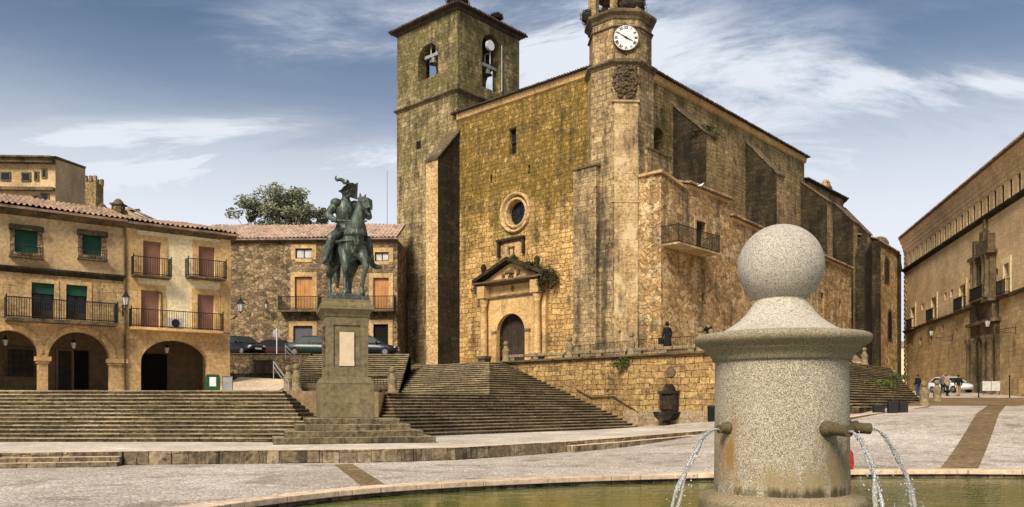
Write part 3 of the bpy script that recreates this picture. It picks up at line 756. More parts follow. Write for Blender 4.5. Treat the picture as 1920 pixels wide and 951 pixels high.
# plastered panel between side piers
def onface(s, out, z): # s to the right along the corner face
    t = Vector((1, 1)).normalized(); p = Vector(TC)+dirf*(2.33+out)+t*s; return (p.x, p.y, z)
def facebox(mb, s0, s1, o0, o1, z0, z1):
    a = [onface(s0, o1, z0), onface(s1, o1, z0), onface(s1, o0, z0), onface(s0, o0, z0)]
    mb.prism([(q[0], q[1]) for q in a], z0, z1)
mb = MB(); facebox(mb, -.86, .86, -.1, .035, 1, 22.0); mb.build('rendered_panel', M['plaster_panel'], tu)
mb = MB(); facebox(mb, -1.06, .98, -.1, .14, 21.95, 22.1); mb.build('ledge', M['pale_wall'], tu)
mb = MB(); facebox(mb, -1.05, 1.1, -.1, .07, 14.7, 14.78); mb.build('ledge', M['pale_wall'], tu)
# coat of arms in relief
mb = MB(); random.seed(3)
zc_ = 23.4
for i in range(230):
    s_ = random.uniform(-1, 1); z_ = random.uniform(-1, 1)
    if abs(s_) > 1.0-max(0, -z_)*.45-max(0, z_-.55)*.9: continue
    r_ = random.uniform(.05, .15); mb.sph(onface(s_*1.02, .05, zc_+z_*1.2), r_, 7, 5)
for k in range(30):
    a = 2*pi*k/30; mb.sph(onface(.5*cos(a), .10, zc_-.05+.62*sin(a)*(1.1 if sin(a) < 0 else .9)), random.uniform(.06, .1), 7, 5)
for s_ in (-.16, .16, 0): mb.sph(onface(s_, .12, zc_+.62+.1*(s_ == 0)), .12, 7, 5)
mb.build('coat_of_arms', M['moulding'], tu)
def oct_ring(mb, c, r, z0, prof):
    for (o0, za), (o1, zb) in zip(prof, prof[1:]):
        a = octa(c, r+o0); b = octa(c, r+o1)
        mb.add([(p[0], p[1], z0+za) for p in a]+[(p[0], p[1], z0+zb) for p in b], [(i, (i+1) % 8, 8+(i+1) % 8, 8+i) for i in range(8)])
mb = MB(); oct_ring(mb, TC, R8, 24.55, [(-.3, 0), (.04, 0), (.1, .12), (.28, .28), (.28, .40), (.08, .5), (-.6, .52)]); mb.build('cornice', M['moulding'], tu)
up = MB().prism(octa(TC, R8-.14), 25.1, 28.5).build('belfry_drum', M['turret'], tu)
mb = MB(); oct_ring(mb, TC, R8-.14, 28.05, [(-.3, 0), (.08, .0), (.15, .2), (.38, .42), (.38, .62), (.15, .74), (-.3, .78), (-R8, .82)]); mb.build('cornice', M['moulding'], tu)
mb = MB(); oct_ring(mb, TC, R8-.08, 27.45, [(-.3, 0), (.08, .0), (.08, .08), (-.3, .1)]); mb.build('fillet', M['moulding'], tu)
mb = MB()
for k in (3, 4, 5, 6, 7):
    a = octa(TC, R8-.35)[k]; mb.box(a[0]-.2, a[0]+.2, a[1]-.2, a[1]+.2, 28.8, 30.9)
mb.prism(octa(TC, R8-.3), 30.9, 31.3); mb.build('lantern_pillars', M['turret'], tu)
# clock
cd = thing('x', '', '') ; bpy.data.objects.remove(cd)
zc_ = (760-67)/1531*58.8
mb = MB(); mb.tube(onface(0, -.06, zc_), onface(0, .06, zc_), .93, .93, 40); ck = mb.build('clock_face', M['white'], up)
mb = MB(); N = 48
def face_pt(r, a, out=.08): return onface(r*sin(a), out, zc_+r*cos(a))
for k in range(N):
    mb.tube(face_pt(.93, 2*pi*k/N, .04), face_pt(.93, 2*pi*(k+1)/N, .04), .045, .045, 6, cap=False)
mb.build('clock_rim', M['moulding'], ck)
tdir = Vector((1, 1, 0)).normalized(); nd = Vector((1, -1, 0)).normalized()
Rm = Matrix((tdir, Vector((0, 0, 1)), nd)).transposed()
for h, s_ in enumerate(['XII', 'I', 'II', 'III', 'IIII', 'V', 'VI', 'VII', 'VIII', 'IX', 'X', 'XI']):
    cu = bpy.data.curves.new('t', 'FONT'); cu.body = s_; cu.size = .30; cu.align_x = 'CENTER'; cu.align_y = 'CENTER'; cu.extrude = .006; cu.offset = .008
    to = bpy.data.objects.new('t', cu); C.objects.link(to)
    me = bpy.data.meshes.new_from_object(to.evaluated_get(bpy.context.evaluated_depsgraph_get())); bpy.data.objects.remove(to)
    a = h*pi/6; c0 = Vector(face_pt(.72, a, .07)); r2 = Matrix.Rotation(-a, 3, 'Z')
    for v in me.vertices: v.co = c0+Rm @ (r2 @ Vector((v.co.x*.8, v.co.y, v.co.z)))
    me.materials.clear(); me.materials.append(M['iron']); me.name = 'numeral'; o = bpy.data.objects.new('numeral', me); C.objects.link(o); o.parent = ck
def hand(a, ln, w):
    mb = MB(); p0 = Vector(face_pt(-.16, a, .1)); p1 = Vector(face_pt(ln, a, .1)); mb.tube(p0, p1, w, w*.4, 6); mb.sph(face_pt(0, a, .1), w*1.7, 8, 6)
    mb.build('clock_hand', M['iron'], ck)
hand(radians(300), .74, .035); hand(radians(115), .52, .045)
# stepped pier against the facade side of the turret
mb = MB(); mb.box(-3.45, -1.35, -1.62, -.2, 1, 17.5); o = mb.build('buttress', M['turret'], ch)
mb = MB(); mb.ext([(-1.72, 17.5), (-1.0, 17.9), (-.2, 18.1), (-.2, 17.5)], 'x', -3.55, -1.25); mb.build('coping', M['moulding'], o)

# --- flank buttresses
for (uw, uf, vw, vf, w_) in ((1262, 1330, 199, 250, 1.5), (1398, 1465, 266, 325, 1.5)):
    yw, zw = CH.x(uw, vw, 0)
    best = min((abs(CH.w(p/100, yw).x/CH.w(p/100, yw).y*1531+960-uf), p/100) for p in range(150, 500)); p = best[1]
    zf = (760-vf)/1531*CH.w(p, yw).y; p = min(p, 2.95)
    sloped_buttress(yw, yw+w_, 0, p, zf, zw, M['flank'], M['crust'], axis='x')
yw, zw = CH.x(1501, 342, 0)
sloped_buttress(yw, yw+1.5, 0, 2.7, 20.4, 22.8, M['flank'], M['crust'], axis='x', zb=1)
# --- chancel and east end
CR = [(-17, 32.6), (0, 32.6), (0, 43.5), (-3.5, 49), (-12, 49), (-17, 44)]
chn = MB().prism(CR, 1, 23.2).build('chancel', M['flank'], ch)
mb = MB(); n = len(CR); out = [(-17.4, 32.6), (.4, 32.6), (.4, 43.7), (-3.3, 49.4), (-12.2, 49.4), (-17.4, 44.2)]
vs = [(p[0], p[1], 23.21) for p in out]+[(-8.5, 38, 26)]
mb.add(vs, [(i, (i+1) % n, n) for i in range(n)]+[tuple(range(n-1, -1, -1))])
for a, b in ((1, 2), (2, 3)): tile_edge(mb, (*out[a], 23.25), (*out[b], 23.25))
mb.build('roof', M['tile_dark'], chn)
for (yy, p, zf, zw2) in ((40.3, 2.2, 19.8, 22.6), (43.5, 2.6, 19.0, 22.4)):
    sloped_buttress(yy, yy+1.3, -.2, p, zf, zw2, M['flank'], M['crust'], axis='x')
# small domed pinnacle
def pinnacle(x, y, z0, w, h, mat):
    mb = MB(); mb.box(x-w, x+w, y-w, y+w, z0, z0+h*.55)
    mb.lathe([(w*1.15, h*.55), (w*1.15, h*.62), (w*.95, h*.66), (w*.85, h*.82), (w*.45, h*.97), (0, h)], (x, y, z0), 12); mb.build('pinnacle', mat, ch)
_y, _z = CH.x(1555, 352, -.3); pinnacle(-.3-.4, _y, 22.9, .55, 2.0, M['flank'])
# --- annexes along the flank
an = MB().box(-.2, 1.36, 1.0, 4.3, 1, 18.75).build('stair_block', M['turret'], ch)
mb = MB(); mb.box(-.2, 1.46, .95, 4.4, 18.75, 18.9); mb.build('coping', M['moulding'], an)
XA = 3.0                                             # plane of the annex front
sz = lambda u, v: CH.x(u, v, XA)
b_ = panel('annex_shoulder', [(.2, 1), (3.79, 1), (3.79, 15.93), (.75, 16.45), (.2, 16.5)], [], 'x', XA, .2, M['annex'], ch)
mb = MB(); mb.ext([(.0, 16.5), (.75, 16.46), (3.85, 15.94), (3.85, 16.14), (.75, 16.66), (.0, 16.7)], 'x', 1.2, XA+.15); mb.build('coping', M['buttress_lit'], b_)
dY0, dZ0 = sz(1305, 474); dY1, dZ1 = sz(1322, 418)
sw = [rect(sz(1316, 0)[0], sz(1324, 0)[0], sz(1320, 578)[1], sz(1320, 548)[1])]
def annex(name, y0, y1, z0, z1, holes, par, yroof=None):
    yr = y0 if yroof is None else yroof
    out_ = [(y0, 1), (y1, 1), (y1, z1), (y0, z0)] if yroof is None else [(y0, 1), (y1, 1), (y1, z1), (yr, z0), (yr, 15.9), (y0, 15.9)]
    o = panel(name, out_, holes, 'x', XA+(.003 if yroof else 0), XA-.6, M['annex'], par)
    mb = MB(); mb.prism([(0, yr+.05), (XA-.6, yr+.05), (XA-.6, y1-.05), (0, y1-.05)], 1, [z0-.1, z0-.1, z1-.1, z1-.1]); mb.build('core', M['annex'], o)
    mb = MB(); e = .28
    mb.add([(XA+e, yr-.1, z0), (XA+e, y1+.2, z1), (0, y1+.2, z1+1.0), (0, yr-.1, z0+1.0), (XA+e, yr-.1, z0+.12), (XA+e, y1+.2, z1+.12), (0, y1+.2, z1+1.12), (0, yr-.1, z0+1.12)],
           [(3, 2, 1, 0), (4, 5, 6, 7), (0, 1, 5, 4), (1, 2, 6, 5), (2, 3, 7, 6), (3, 0, 4, 7)])
    tile_edge(mb, (XA+e, yr, z0+.06), (XA+e, y1, z1+.06), r=.08); mb.build('roof', M['tile'], o)
    mb = MB(); mb.add([(XA, yr, z0-.25), (XA, y1, z1-.25), (XA+.12, y1, z1-.02), (XA+.12, yr, z0-.02)], [(0, 1, 2, 3)]); mb.build('eaves_moulding', M['portal'], o)
    return o
nz = [rect(sz(a, 0)[0], sz(b, 0)[0], sz(a, v1)[1], sz(a, v0)[1]) for a, b, v0, v1 in ((1539, 1545, 548, 598), (1573, 1577, 565, 590))]
a1 = annex('annex', .25, 10.6, 16.45, 16.45, [rect(dY0, dY1, dZ0, dZ1)]+sw, ch, 3.8)
a2 = annex('annex', 10.61, 37.5, 15.2, 14.2, nz, ch)
mb = MB(); mb.box(XA-.45, XA-.35, dY0, dY1, dZ0, dZ1); d_ = mb.build('door', M['wood_dark'], a1)
mb = MB()
mb.box(XA+.004, XA+.05, dY0-.28, dY0, dZ0, dZ1+.3); mb.box(XA+.004, XA+.05, dY1, dY1+.28, dZ0, dZ1+.3); mb.box(XA+.004, XA+.05, dY0, dY1, dZ1, dZ1+.3); mb.build('frame', M['pale_wall'], d_)
def balcony(name, parent, p0, p1, zf, depth, h=1.0, slab=.14, gap=.13, solid=M['moulding'], nrm=None, panelmat=None, r=.012):
    """iron balcony along p0->p1 (xy in parent's axes); nrm points outwards"""
    a = Vector(p0); b = Vector(p1); t = (b-a).normalized(); n = Vector(nrm).normalized(); L_ = (b-a).length
    mb = MB(); q = [a, b, b+n*depth, a+n*depth]; pts = [(v.x, v.y) for v in q]
    ar = sum(pts[i][0]*pts[(i+1) % 4][1]-pts[(i+1) % 4][0]*pts[i][1] for i in range(4))
    if ar < 0: pts.reverse()
    mb.prism(pts, zf-slab, zf); o = mb.build(name, solid, parent)
    mb = MB()
    def V3(p, z): return (p.x, p.y, z)
    c = [a, a+n*(depth-.06), b+n*(depth-.06), b]
    for u, v in zip(c, c[1:]):
        for z in (zf+.08, zf+h): mb.tube(V3(u, z), V3(v, z), r*1.8, seg=5)
        k = max(1, int((v-u).length/gap))
        for i in range(k+1):
            p = u+(v-u)*i/k; mb.tube(V3(p, zf), V3(p, zf+h), r, seg=4, cap=False)
    for u in c[1:3]: mb.tube(V3(u, zf), V3(u, zf+h+.06), r*2.2, seg=6); mb.sph(V3(u, zf+h+.1), .04, 8, 6)
    mb.build('railing', M['iron'], o)
    return o
by0 = sz(1241, 470)[0]; by1 = CH.x(1350, 480, XA+1.4)[0]
balcony('balcony', a1, (XA, max(by0, .3)), (XA, by1), dZ0-.05, 1.4, 1.25, nrm=(1, 0), solid=M['plaster_panel'], r=.018)
# --- east chapel, taller polygon at the far right
EZ = 15.3
_p = lambda u, D: (lambda q: (q.x, q.y))(Matrix.Rotation(-CH.r, 3, 'Z') @ (P(u, 0, D)-CH.o))
e0 = _p(1602, 91); e1 = _p(1639, 91.5); e2 = _p(1684, 97); e3 = _p(1690, 110)
ec_pts = [(e0[0], e0[1]), (e1[0], e1[1]), (e2[0], e2[1]), (e3[0], e3[1]), (-8, 60), (-8, 44)]
ec = MB().prism(ec_pts, 1, [19.0, 18.6, 18.0, 18.0, 18.5, 19]).build('east_chapel', M['annex'], ch)
for p in ec.data.polygons: pass
d1 = (Vector(e1)-Vector(e0)).normalized()
mb = MB(); mb.tube((*e1, 1), (*e1, 18.3), .75, .7, 6, sm=False); mb.tube((*e2, 1), (*e2, 17.9), .35, .35, 6, sm=False)
mb.prism([(e0[0]-d1.x*0, e0[1]), (e0[0]+.5, e0[1]-2.4), (e0[0]+1.7, e0[1]-1.8), (e1[0]-.1, e1[1]+.1)], 1, [19, 16.2, 16.2, 18.8]); mb.build('buttress', M['crust'], ec)
mb = MB(); nn = len(ec_pts); cxy = sum((Vector(p) for p in ec_pts), Vector((0, 0)))/nn
o2 = [cxy+(Vector(p)-cxy)*1.04 for p in ec_pts]; zz = [19.0, 18.6, 18.0, 18.0, 18.5, 19]
mb.add([(p.x, p.y, z+.02) for p, z in zip(o2, zz)]+[(cxy.x, cxy.y, 20.2)], [(i, (i+1) % nn, nn) for i in range(nn)]+[tuple(range(nn-1, -1, -1))])
tile_edge(mb, (*o2[0], 19.05), (*o2[1], 18.65)); tile_edge(mb, (*o2[1], 18.65), (*o2[2], 18.05)); mb.build('roof', M['tile'], ec)
dc = _p(1652, 95); mb = MB(); mb.lathe([(1.0, 0), (1.0, .5), (.95, .9), (.7, 1.3), (.3, 1.5), (0, 1.55)], (dc[0]-.3, dc[1]+.5, 18.2), 16); mb.build('cupola', M['moulding'], ec)
# window and niche on its lit face, built as recesses proud-framed
tE = (Vector(e2)-Vector(e1)).normalized(); nE = Vector((tE.y, -tE.x))
def oneast(s, out, z): p = Vector(e1)+tE*s+nE*out; return (p.x, p.y, z)
LE = (Vector(e2)-Vector(e1)).length
def eastbox(mb, s0, s1, o0, o1, z0, z1):
    a = [oneast(s0, o1, 0), oneast(s1, o1, 0), oneast(s1, o0, 0), oneast(s0, o0, 0)]; mb.prism([(q[0], q[1]) for q in a], z0, z1)
def east_arch(name, s, w, z0, z1, mat, out=.03):
    pts = arch(-w, w, z0, z1, 10); mb = MB(); n = len(pts)
    mb.add([oneast(s+p[0], out, p[1]) for p in pts]+[oneast(s+p[0], -.1, p[1]) for p in pts], [tuple(range(n))]+[(i, n+i, n+(i+1) % n, (i+1) % n) for i in range(n)]); return mb.build(name, mat, ec)
east_arch('window', LE*.50, .85, 14.0, 17.2, M['moulding'], .06); east_arch('window', LE*.50, .6, 14.2, 16.9, M['crust'], .08)
east_arch('window', LE*.62, .75, 7.5, 11.2, M['moulding'], .06); east_arch('window', LE*.62, .5, 7.7, 10.9, M['black'], .08)

# --- portal
pt = MB()
cx = (CH.y(963, 600)[0]); zb = 2.9
pl = CH.y(910, 600, -.5)[0]; pr = CH.y(1010, 600, -.5)[0]; 
zent = CH.y(960, 556, -.3)[1]; zcor = CH.y(960, 527, -.3)[1]; zap = CH.y(962, 490, -.3)[1]
print('portal', cx, pl, pr, zent, zcor, zap, dx0, dx1, dz1, 'rose', rx0, rz0)
pw = panel('portal', rect(pl-.55, pr+.55, zb, zcor), [arch(dx0, dx1, zb-.0+.01, dz1, 18)], 'y', -.32, 0.0, M['portal'], ch)
# arch ring moulding
def archring(mb, xa, xb, z0, z1, w, y0, y1, n=20):
    r = (xb-xa)/2; c = (xa+xb)/2; zs = z1-r
    inn = [(xa, z0)]+[(c-r*cos(pi*k/n), zs+r*sin(pi*k/n)) for k in range(n+1)]+[(xb, z0)]
    ou = [(xa-w, z0)]+[(c-(r+w)*cos(pi*k/n), zs+(r+w)*sin(pi*k/n)) for k in range(n+1)]+[(xb+w, z0)]
    K = len(inn); vs = [(p[0], y0, p[1]) for p in inn]+[(p[0], y0, p[1]) for p in ou]+[(p[0], y1, p[1]) for p in ou]
    fs = [(i, i+1, K+i+1, K+i) for i in range(K-1)]+[(K+i, K+i+1, 2*K+i+1, 2*K+i) for i in range(K-1)]
    mb.add(vs, fs)
mb = MB(); archring(mb, dx0, dx1, zb, dz1, .42, -.40, -.3); mb.build('arch_moulding', M['portal'], pw)
for a_, b_2 in ((dx0-.55, dx0-.02), (dx1+.02, dx1+.55)): mb = MB(); mb.box(a_, b_2, -.46, -.3, dz1-1.55, dz1-1.35); mb.build('impost', M['moulding'], pw)
for x in (pl, pr):
    mb = MB(); mb.box(x-.42, x+.42, -1.0, -.3, zb, zb+1.0); mb.box(x-.55, x+.55, -1.12, -.3, zb+1.0, zb+1.2); 
    mb.build('column_pedestal', M['moulding'], pw)
    mb = MB(); hc = zent-.35-(zb+1.2)
    mb.lathe([(.34, 0), (.36, .08), (.3, .16), (.30, .3), (.29, hc*.5), (.25, hc-.35), (.30, hc-.3), (.25, hc-.25), (.32, hc-.05), (.36, hc+.05), (.36, hc+.3)], (x, -.68, zb+1.2), 16); mb.build('column', M['portal'], pw)
    mb = MB(); mb.box(x-.42, x+.42, -1.1, -.3, zent, zcor-.25); mb.build('entablature_block', M['portal'], pw)
    mb = MB(); mb.lathe([(.2, 0), (.24, .3), (.12, .5), (.2, .8), (.26, 1.0), (.2, 1.25), (0, 1.4)], (x, -.7, zcor+.3), 12); mb.build('urn', M['crust'], pw)
mb = MB(); mb.box(pl-.55, pr+.55, -.5, -.3, zent, zent+.15); mb.ext([(-.3, zcor-.28), (-.5, zcor-.2), (-1.25, zcor-.08), (-1.25, zcor+.06), (-.1, zcor+.1)], 'x', pl-.85, pr+.85); mb.build('entablature', M['moulding'], pw)
cxp = (pl+pr)/2
mb = MB(); mb.ext([(pl-.4, zcor+.1), (pr+.4, zcor+.1), (cxp, zap-.1)], 'y', -.5, -.02); mb.build('tympanum', M['portal'], pw)
mb = MB()
for s_ in (-1, 1):
    xe = cxp+s_*((pr-pl)/2+.95)
    mb.ext([(xe, zcor+.05), (cxp, zap), (cxp, zap+.28), (xe, zcor+.33)] if s_ < 0 else [(cxp, zap), (xe, zcor+.05), (xe, zcor+.33), (cxp, zap+.28)], 'y', -1.15, -.02)
mb.build('pediment_cornice', M['crust'], pw)
mb = MB(); random.seed(5)
for i in range(16): mb.sph((cxp+random.uniform(-.9, .9), -.53, zcor+.3+random.uniform(0, .45)), random.uniform(.08, .16), 7, 5)
mb.sph((cxp, -.55, zcor+.7), .24, 10, 8); mb.build('carving', M['moulding'], pw); mb = MB(); mb.sph((cxp, -.36, (zent+zcor)/2), .16, 10, 8, sc=(1, .5, 1.5)); mb.build('boss', M['moulding'], pw)
door = MB()
for k in range(6):
    w_ = (dx1-dx0)/6; door.box(dx0+k*w_+.01, dx0+(k+1)*w_-.01, .35, .42, zb, dz1)
door.box(cxp-.05, cxp+.05, .30, .36, zb, dz1); do = door.build('door', M['wood_dark'], pw)
mb = MB()
for r_ in range(9):
    for k in range(8): mb.sph((dx0+.15+(dx1-dx0-.3)*k/7, .34, zb+.5+r_*.42), .03, 6, 4)
mb.build('studs', M['iron'], do)
# bracket frame above
fx0, fz0 = CH.y(936, 483, 0); fx1, fz1 = CH.y(984, 442, 0)
mb = MB(); mb.box(fx0-.1, fx1+.1, -.28, 0, fz1-.22, fz1); mb.box(fx0-.05, fx0+.18, -.22, 0, fz0, fz1-.22); mb.box(fx1-.18, fx1+.05, -.22, 0, fz0, fz1-.22); 
mb.build('label_mould', M['crust'], ch)
xm = (fx0+fx1)/2
mb = MB(); mb.box(fx0+.5, fx1-.5, -.05, 0, fz0-.3, fz1-.4); mb.build('niche_panel', M['portal'], ch)
mb = MB()
mb.box(xm-.28, xm-.16, -.1, 0, fz0+.1, fz1-.7); mb.box(xm+.2, xm+.32, -.1, 0, fz0+.1, fz1-.7); mb.box(xm-.3, xm+.34, -.12, 0, fz1-.85, fz1-.7); mb.build('shield', M['moulding'], ch)
# rose window surround
mb = MB(); N = 40
prof = [(RR-.02, .6), (RR-.02, .1), (RR+.08, -.1), (RR+.22, -.12), (RR+.26, .02), (RR+.40, .0), (RR+.44, -.2), (RR+.56, -.28), (RR+.66, -.2), (RR+.68, 0)]
K = len(prof); vs = []
for k in range(N):
    a = 2*pi*k/N; vs += [(rx0+r*cos(a), y, rz0+r*sin(a)) for r, y in prof]
mb.add(vs, [(k*K+i, k*K+i+1, ((k+1) % N)*K+i+1, ((k+1) % N)*K+i) for k in range(N) for i in range(K-1)], 0, True)
ro = mb.build('rose_window', M['buttress_lit'], ch)
mb = MB(); mb.tube((rx0, .55, rz0), (rx0, .6, rz0), RR, RR, 32); mb.build('glass', M['glass_dark'], ro)
mb = MB()
for k in range(6): a = pi*k/6; mb.tube((rx0-RR*cos(a), .5, rz0-RR*sin(a)), (rx0+RR*cos(a), .5, rz0+RR*sin(a)), .02, seg=4)
mb.build('glazing_bars', M['iron'], ro)
mb = MB(); mb.box(wx0, wx1, .35, .4, wz0, wz1); w_ = mb.build('window', M['glass_dark'], ch)
mb = MB(); mb.box(wx0-.06, wx1+.06, -.03, .0, wz1, wz1+.12); mb.box(wx0, wx1, .2, .26, (wz0+wz1)/2-.05, (wz0+wz1)/2+.05); mb.build('frame', M['wood_dark'], w_)

# loose boulders and rubble footing at the tower corner
mb = MB(); mb.prism([tuple(cl(-27, -5)), tuple(cl(-17.2, -5.0)), tuple(cl(-15.5, 0)), tuple(cl(-27, 0))], 1, [3.9, 3.27, 3.5, 4.2]); o = mb.build('terrace_ground', M['rubble_low']); tag(o, kind='structure')

# ============================================================ TERRACE WALL, PARAPET, POSTS, RAILINGS
tw_ = thing('terrace_wall', 'ochre ashlar retaining wall of the church terrace, between the stairs and the round fountain', 'retaining wall', (8.22, 59.87, 0), CH.r)
WY = -4.43
cornx = [x/100 for x in range(-900, 0) if CH.w(x/100, WY).x/CH.w(x/100, WY).y*1531+960 > 1056][0]
mb = MB(); mb.box(cornx, 9.7, WY, -3.9, -2.2, 3.18); mb.build('wall', M['terrace'], tw_)
mb = MB(); mb.box(-8.3, cornx-.01, WY+.35, -3.85, -2.2, 3.18); mb.build('wall', M['terrace'], tw_)
mb = MB(); mb.box(9.2, 9.7, -3.9, 16, -2.2, 3.3); mb.build('wall', M['terrace'], tw_)
mb = MB(); mb.ext([(WY-.2, 3.18), (WY-.28, 3.24), (WY-.28, 3.36), (-3.8, 3.36), (-3.8, 3.18)], 'x', cornx-.1, 9.9)
mb.build('coping', M['moulding'], tw_)
mb = MB(); mb.ext([(WY+.15, 3.18), (WY+.07, 3.24), (WY+.07, 3.36), (-3.8, 3.36), (-3.8, 3.18)], 'x', -8.4, cornx-.11); mb.build('coping', M['moulding'], tw_)
mb = MB()
xa = 3.0; k = 0; random.seed(12)
while xa < 9.7: 
    w = random.uniform(1.3, 1.9); mb.box(xa, min(xa+w-.02, 9.75), WY-.1-random.uniform(0, .02), WY+.1, -2.2, -.32); xa += w
mb.build('base_blocks', M['granite_dado'], tw_)
# wall fountain
wf = thing('wall_fountain', 'dark stone wall fountain with small basin set against the terrace wall', 'wall fountain', CH.w(0, WY, 0), CH.r)
gx = lambda u, v=760: CH.y(u, v, WY-.3)[0]
xw = gx(1254); z = lambda v: CH.y(1254, v, WY-.3)[1]
mb = MB(); mb.box(xw-.5, xw+.5, -.35, -.12, z(768), z(738)); mb.box(xw-.6, xw-.42, -.45, -.12, z(770), z(735)); mb.box(xw+.42, xw+.6, -.45, -.12, z(770), z(735)); mb.box(xw-.68, xw+.68, -.5, -.12, z(738), z(733))
mb.ext([(xw-.42, z(733)), (xw+.42, z(733)), (xw+.3, z(725)), (xw+.15, z(720)), (xw-.15, z(720)), (xw-.3, z(725))], 'y', -.4, -.12); mb.build('back_slab', M['crust'], wf)
mb = MB(); mb.ext([(xw-.75, z(774)), (xw-.6, z(782)), (xw-.35, z(788)), (xw+.35, z(788)), (xw+.6, z(782)), (xw+.75, z(774)), (xw+.72, z(772)), (xw-.72, z(772))], 'y', -1.0, -.12)
mb.lathe([(.3, z(803)), (.34, z(800)), (.22, z(796)), (.25, z(788)), (.4, z(785))], (xw, -.6, 0), 12); mb.build('basin', M['crust'], wf)
mb = MB(); mb.tube((xw, -.12, z(697)), (xw, -.05+0, z(697)), .33, .33, 20); mb.v = [(p[0], p[1]+.02, p[2]) for p in mb.v]; mb.build('medallion', M['moulding'], wf)
# handrails on the terrace wall beside the stairs
hr = thing('handrail', 'bent iron handrail fixed along the terrace wall beside the church stairs', 'handrail', CH.w(0, WY, 0), CH.r)
def hy(u, v): x, z_ = CH.y(u, v, WY-.12); return (x, -.12, z_)
mb = MB(); mb.path([hy(1080, 729), hy(1108, 745), hy(1150, 743), hy(1197, 773)], .05, 6)
mb.build('rail', M['moulding'], hr)
mb = MB()
for u, v in ((1082, 731), (1108, 745), (1150, 744), (1195, 772)): a = hy(u, v); mb.tube(a, (a[0], .05, a[2]), .03, seg=6)
mb.build('bracket', M['iron'], hr)
def ball_post(label, loc, s=1.0, group='ball-topped stone posts', rot=0):
    t = thing('stone_post', label, 'stone post', loc, rot, group); t.scale = (s, s, s)
    mb = MB(); mb.lathe([(.30, 0), (.30, .08), (.25, .12), (.24, .62), (.27, .7), (.27, .78), (.2, .9), (.13, 1.04), (.12, 1.1)], seg=14); mb.build('shaft', M['post'], t)
    mb = MB(); mb.sph((0, 0, 1.26), .185, 14, 10, sc=(1, 1, .95)); mb.build('ball', M['post'], t); return t
pos = [(948, 'lichened stone post with ball top in front of the church door'), (1067, 'stone post on the terrace coping right of the church door'), (1183, 'stone post above the plant growing from the terrace wall'), (1313, 'stone post beside the person with raised arms, next to the fountain cap')]
pxs = []
for i, (u, lb) in enumerate(pos):
    x = CH.y(u, 660, WY+.15)[0]; pxs.append(x)
    q = CH.w(x, WY+.2, 3.3); ball_post(lb, q, 1.1)
ball_post('ball post at the far corner of the church terrace, behind the fountain cap', CH.w(9.3, WY+.3, 3.3))
# stone beams of the parapet between posts, on little blocks
pairs = list(zip(pxs, pxs[1:]+[9.3]))
for i, (a, b) in enumerate(pairs):
    names = ['shortest parapet beam, beside the post in front of the door', 'parapet beam between the second and third terrace posts', 'parapet beam in front of the person in the black coat', 'parapet beam nearest the fountain cap']
    t = thing('parapet', 'low stone '+names[i], 'parapet', CH.w(a, WY+.2, 3.3), CH.r, 'stone parapet beams')
    L_ = b-a; mb = MB(); mb.box(.32, L_/2-.01, -.16, .16, .28, .5); mb.box(L_/2+.01, L_-.32, -.16, .16, .27, .49); mb.build('beam', M['post'], t, bevel=.04)
    for f in (.12, .5, .88): mb = MB(); mb.box(L_*f-.2, L_*f+.2, -.13, .13, .06, .28); mb.build('block', M['post'], t)
def railing(label, a, b, h=1.0, gap=.13, group=None, mat='iron', r=.013, mesh=False):
    a = Vector(a); b = Vector(b); t = thing('railing', label, 'railing', a, 0, group); d = b-a
    n = max(1, int(d.xy.length/gap)); mb = MB()
    for z_ in (.1, h): mb.tube((0, 0, z_), d+Vector((0, 0, z_)), r*1.6, seg=5)
    mb.build('rail', M[mat], t); mb = MB()
    for i in range(n+1): p = d*(i/n); mb.tube(p, p+Vector((0, 0, h)), r, seg=4, cap=False)
    if mesh:
        for z_ in (h*.33, h*.66): mb.tube((0, 0, z_), d+Vector((0, 0, z_)), r, seg=5)
    o = mb.build('bars', M[mat], t); return t
railing('long iron railing on the church terrace beneath the clock turret', CH.w(-2.6, -3.5, 3.3), CH.w(3.0, -3.2, 3.45), .95)
railing('iron railing on the church terrace behind the person in the black coat', CH.w(3.0, -2.9, 3.52), CH.w(9.6, -2.9, 3.52), .95)

# mid terrace: posts, lattice railing, beams, handrails
lv = .672
for u, D, lb in ((541, 42.5, 'rearmost ball post left of the statue pedestal'), (556.5, 39.2, 'ball post immediately left of the statue pedestal'), (736, 44.3, 'ball post right of the statue pedestal at the edge of the church stairs')):
    q = P(u, 0, D); ball_post(lb, (q.x, q.y, lv), .98 if D > 40 else .93)
railing('lattice railing left of the statue pedestal', (-9.9, 40, lv), (-8.0, 42.2, lv), .85, .16, mesh=True, group='lattice railings behind the statue')
railing('lattice railing right of the statue pedestal', (-8.0, 43.6, lv), (-6.8, 44.3, lv), .85, .16, mesh=True, group='lattice railings behind the statue')
for a, b, lb in (((-10, 39.8), (-8.2, 41.6), 'left'), ((-7.6, 43.5), (-6.75, 44.5), 'right')):
    A = Vector((*a, lv)); B = Vector((*b, lv)); ang = atan2(B.y-A.y, B.x-A.x)
    t = thing('parapet', f'low stone beam under the lattice railing {lb} of the statue pedestal', 'parapet', A, ang)
    mb = MB(); L_ = (B-A).length; mb.box(0, L_, -.16, .16, .16, .4); mb.build('beam', M['post'], t, bevel=.03); mb = MB(); mb.box(.1, .5, -.12, .12, 0, .16); mb.build('block', M['post'], t)
    mb = MB(); mb.box(L_-.5, L_-.1, -.12, .12, 0, .16); mb.build('block', M['post'], t)
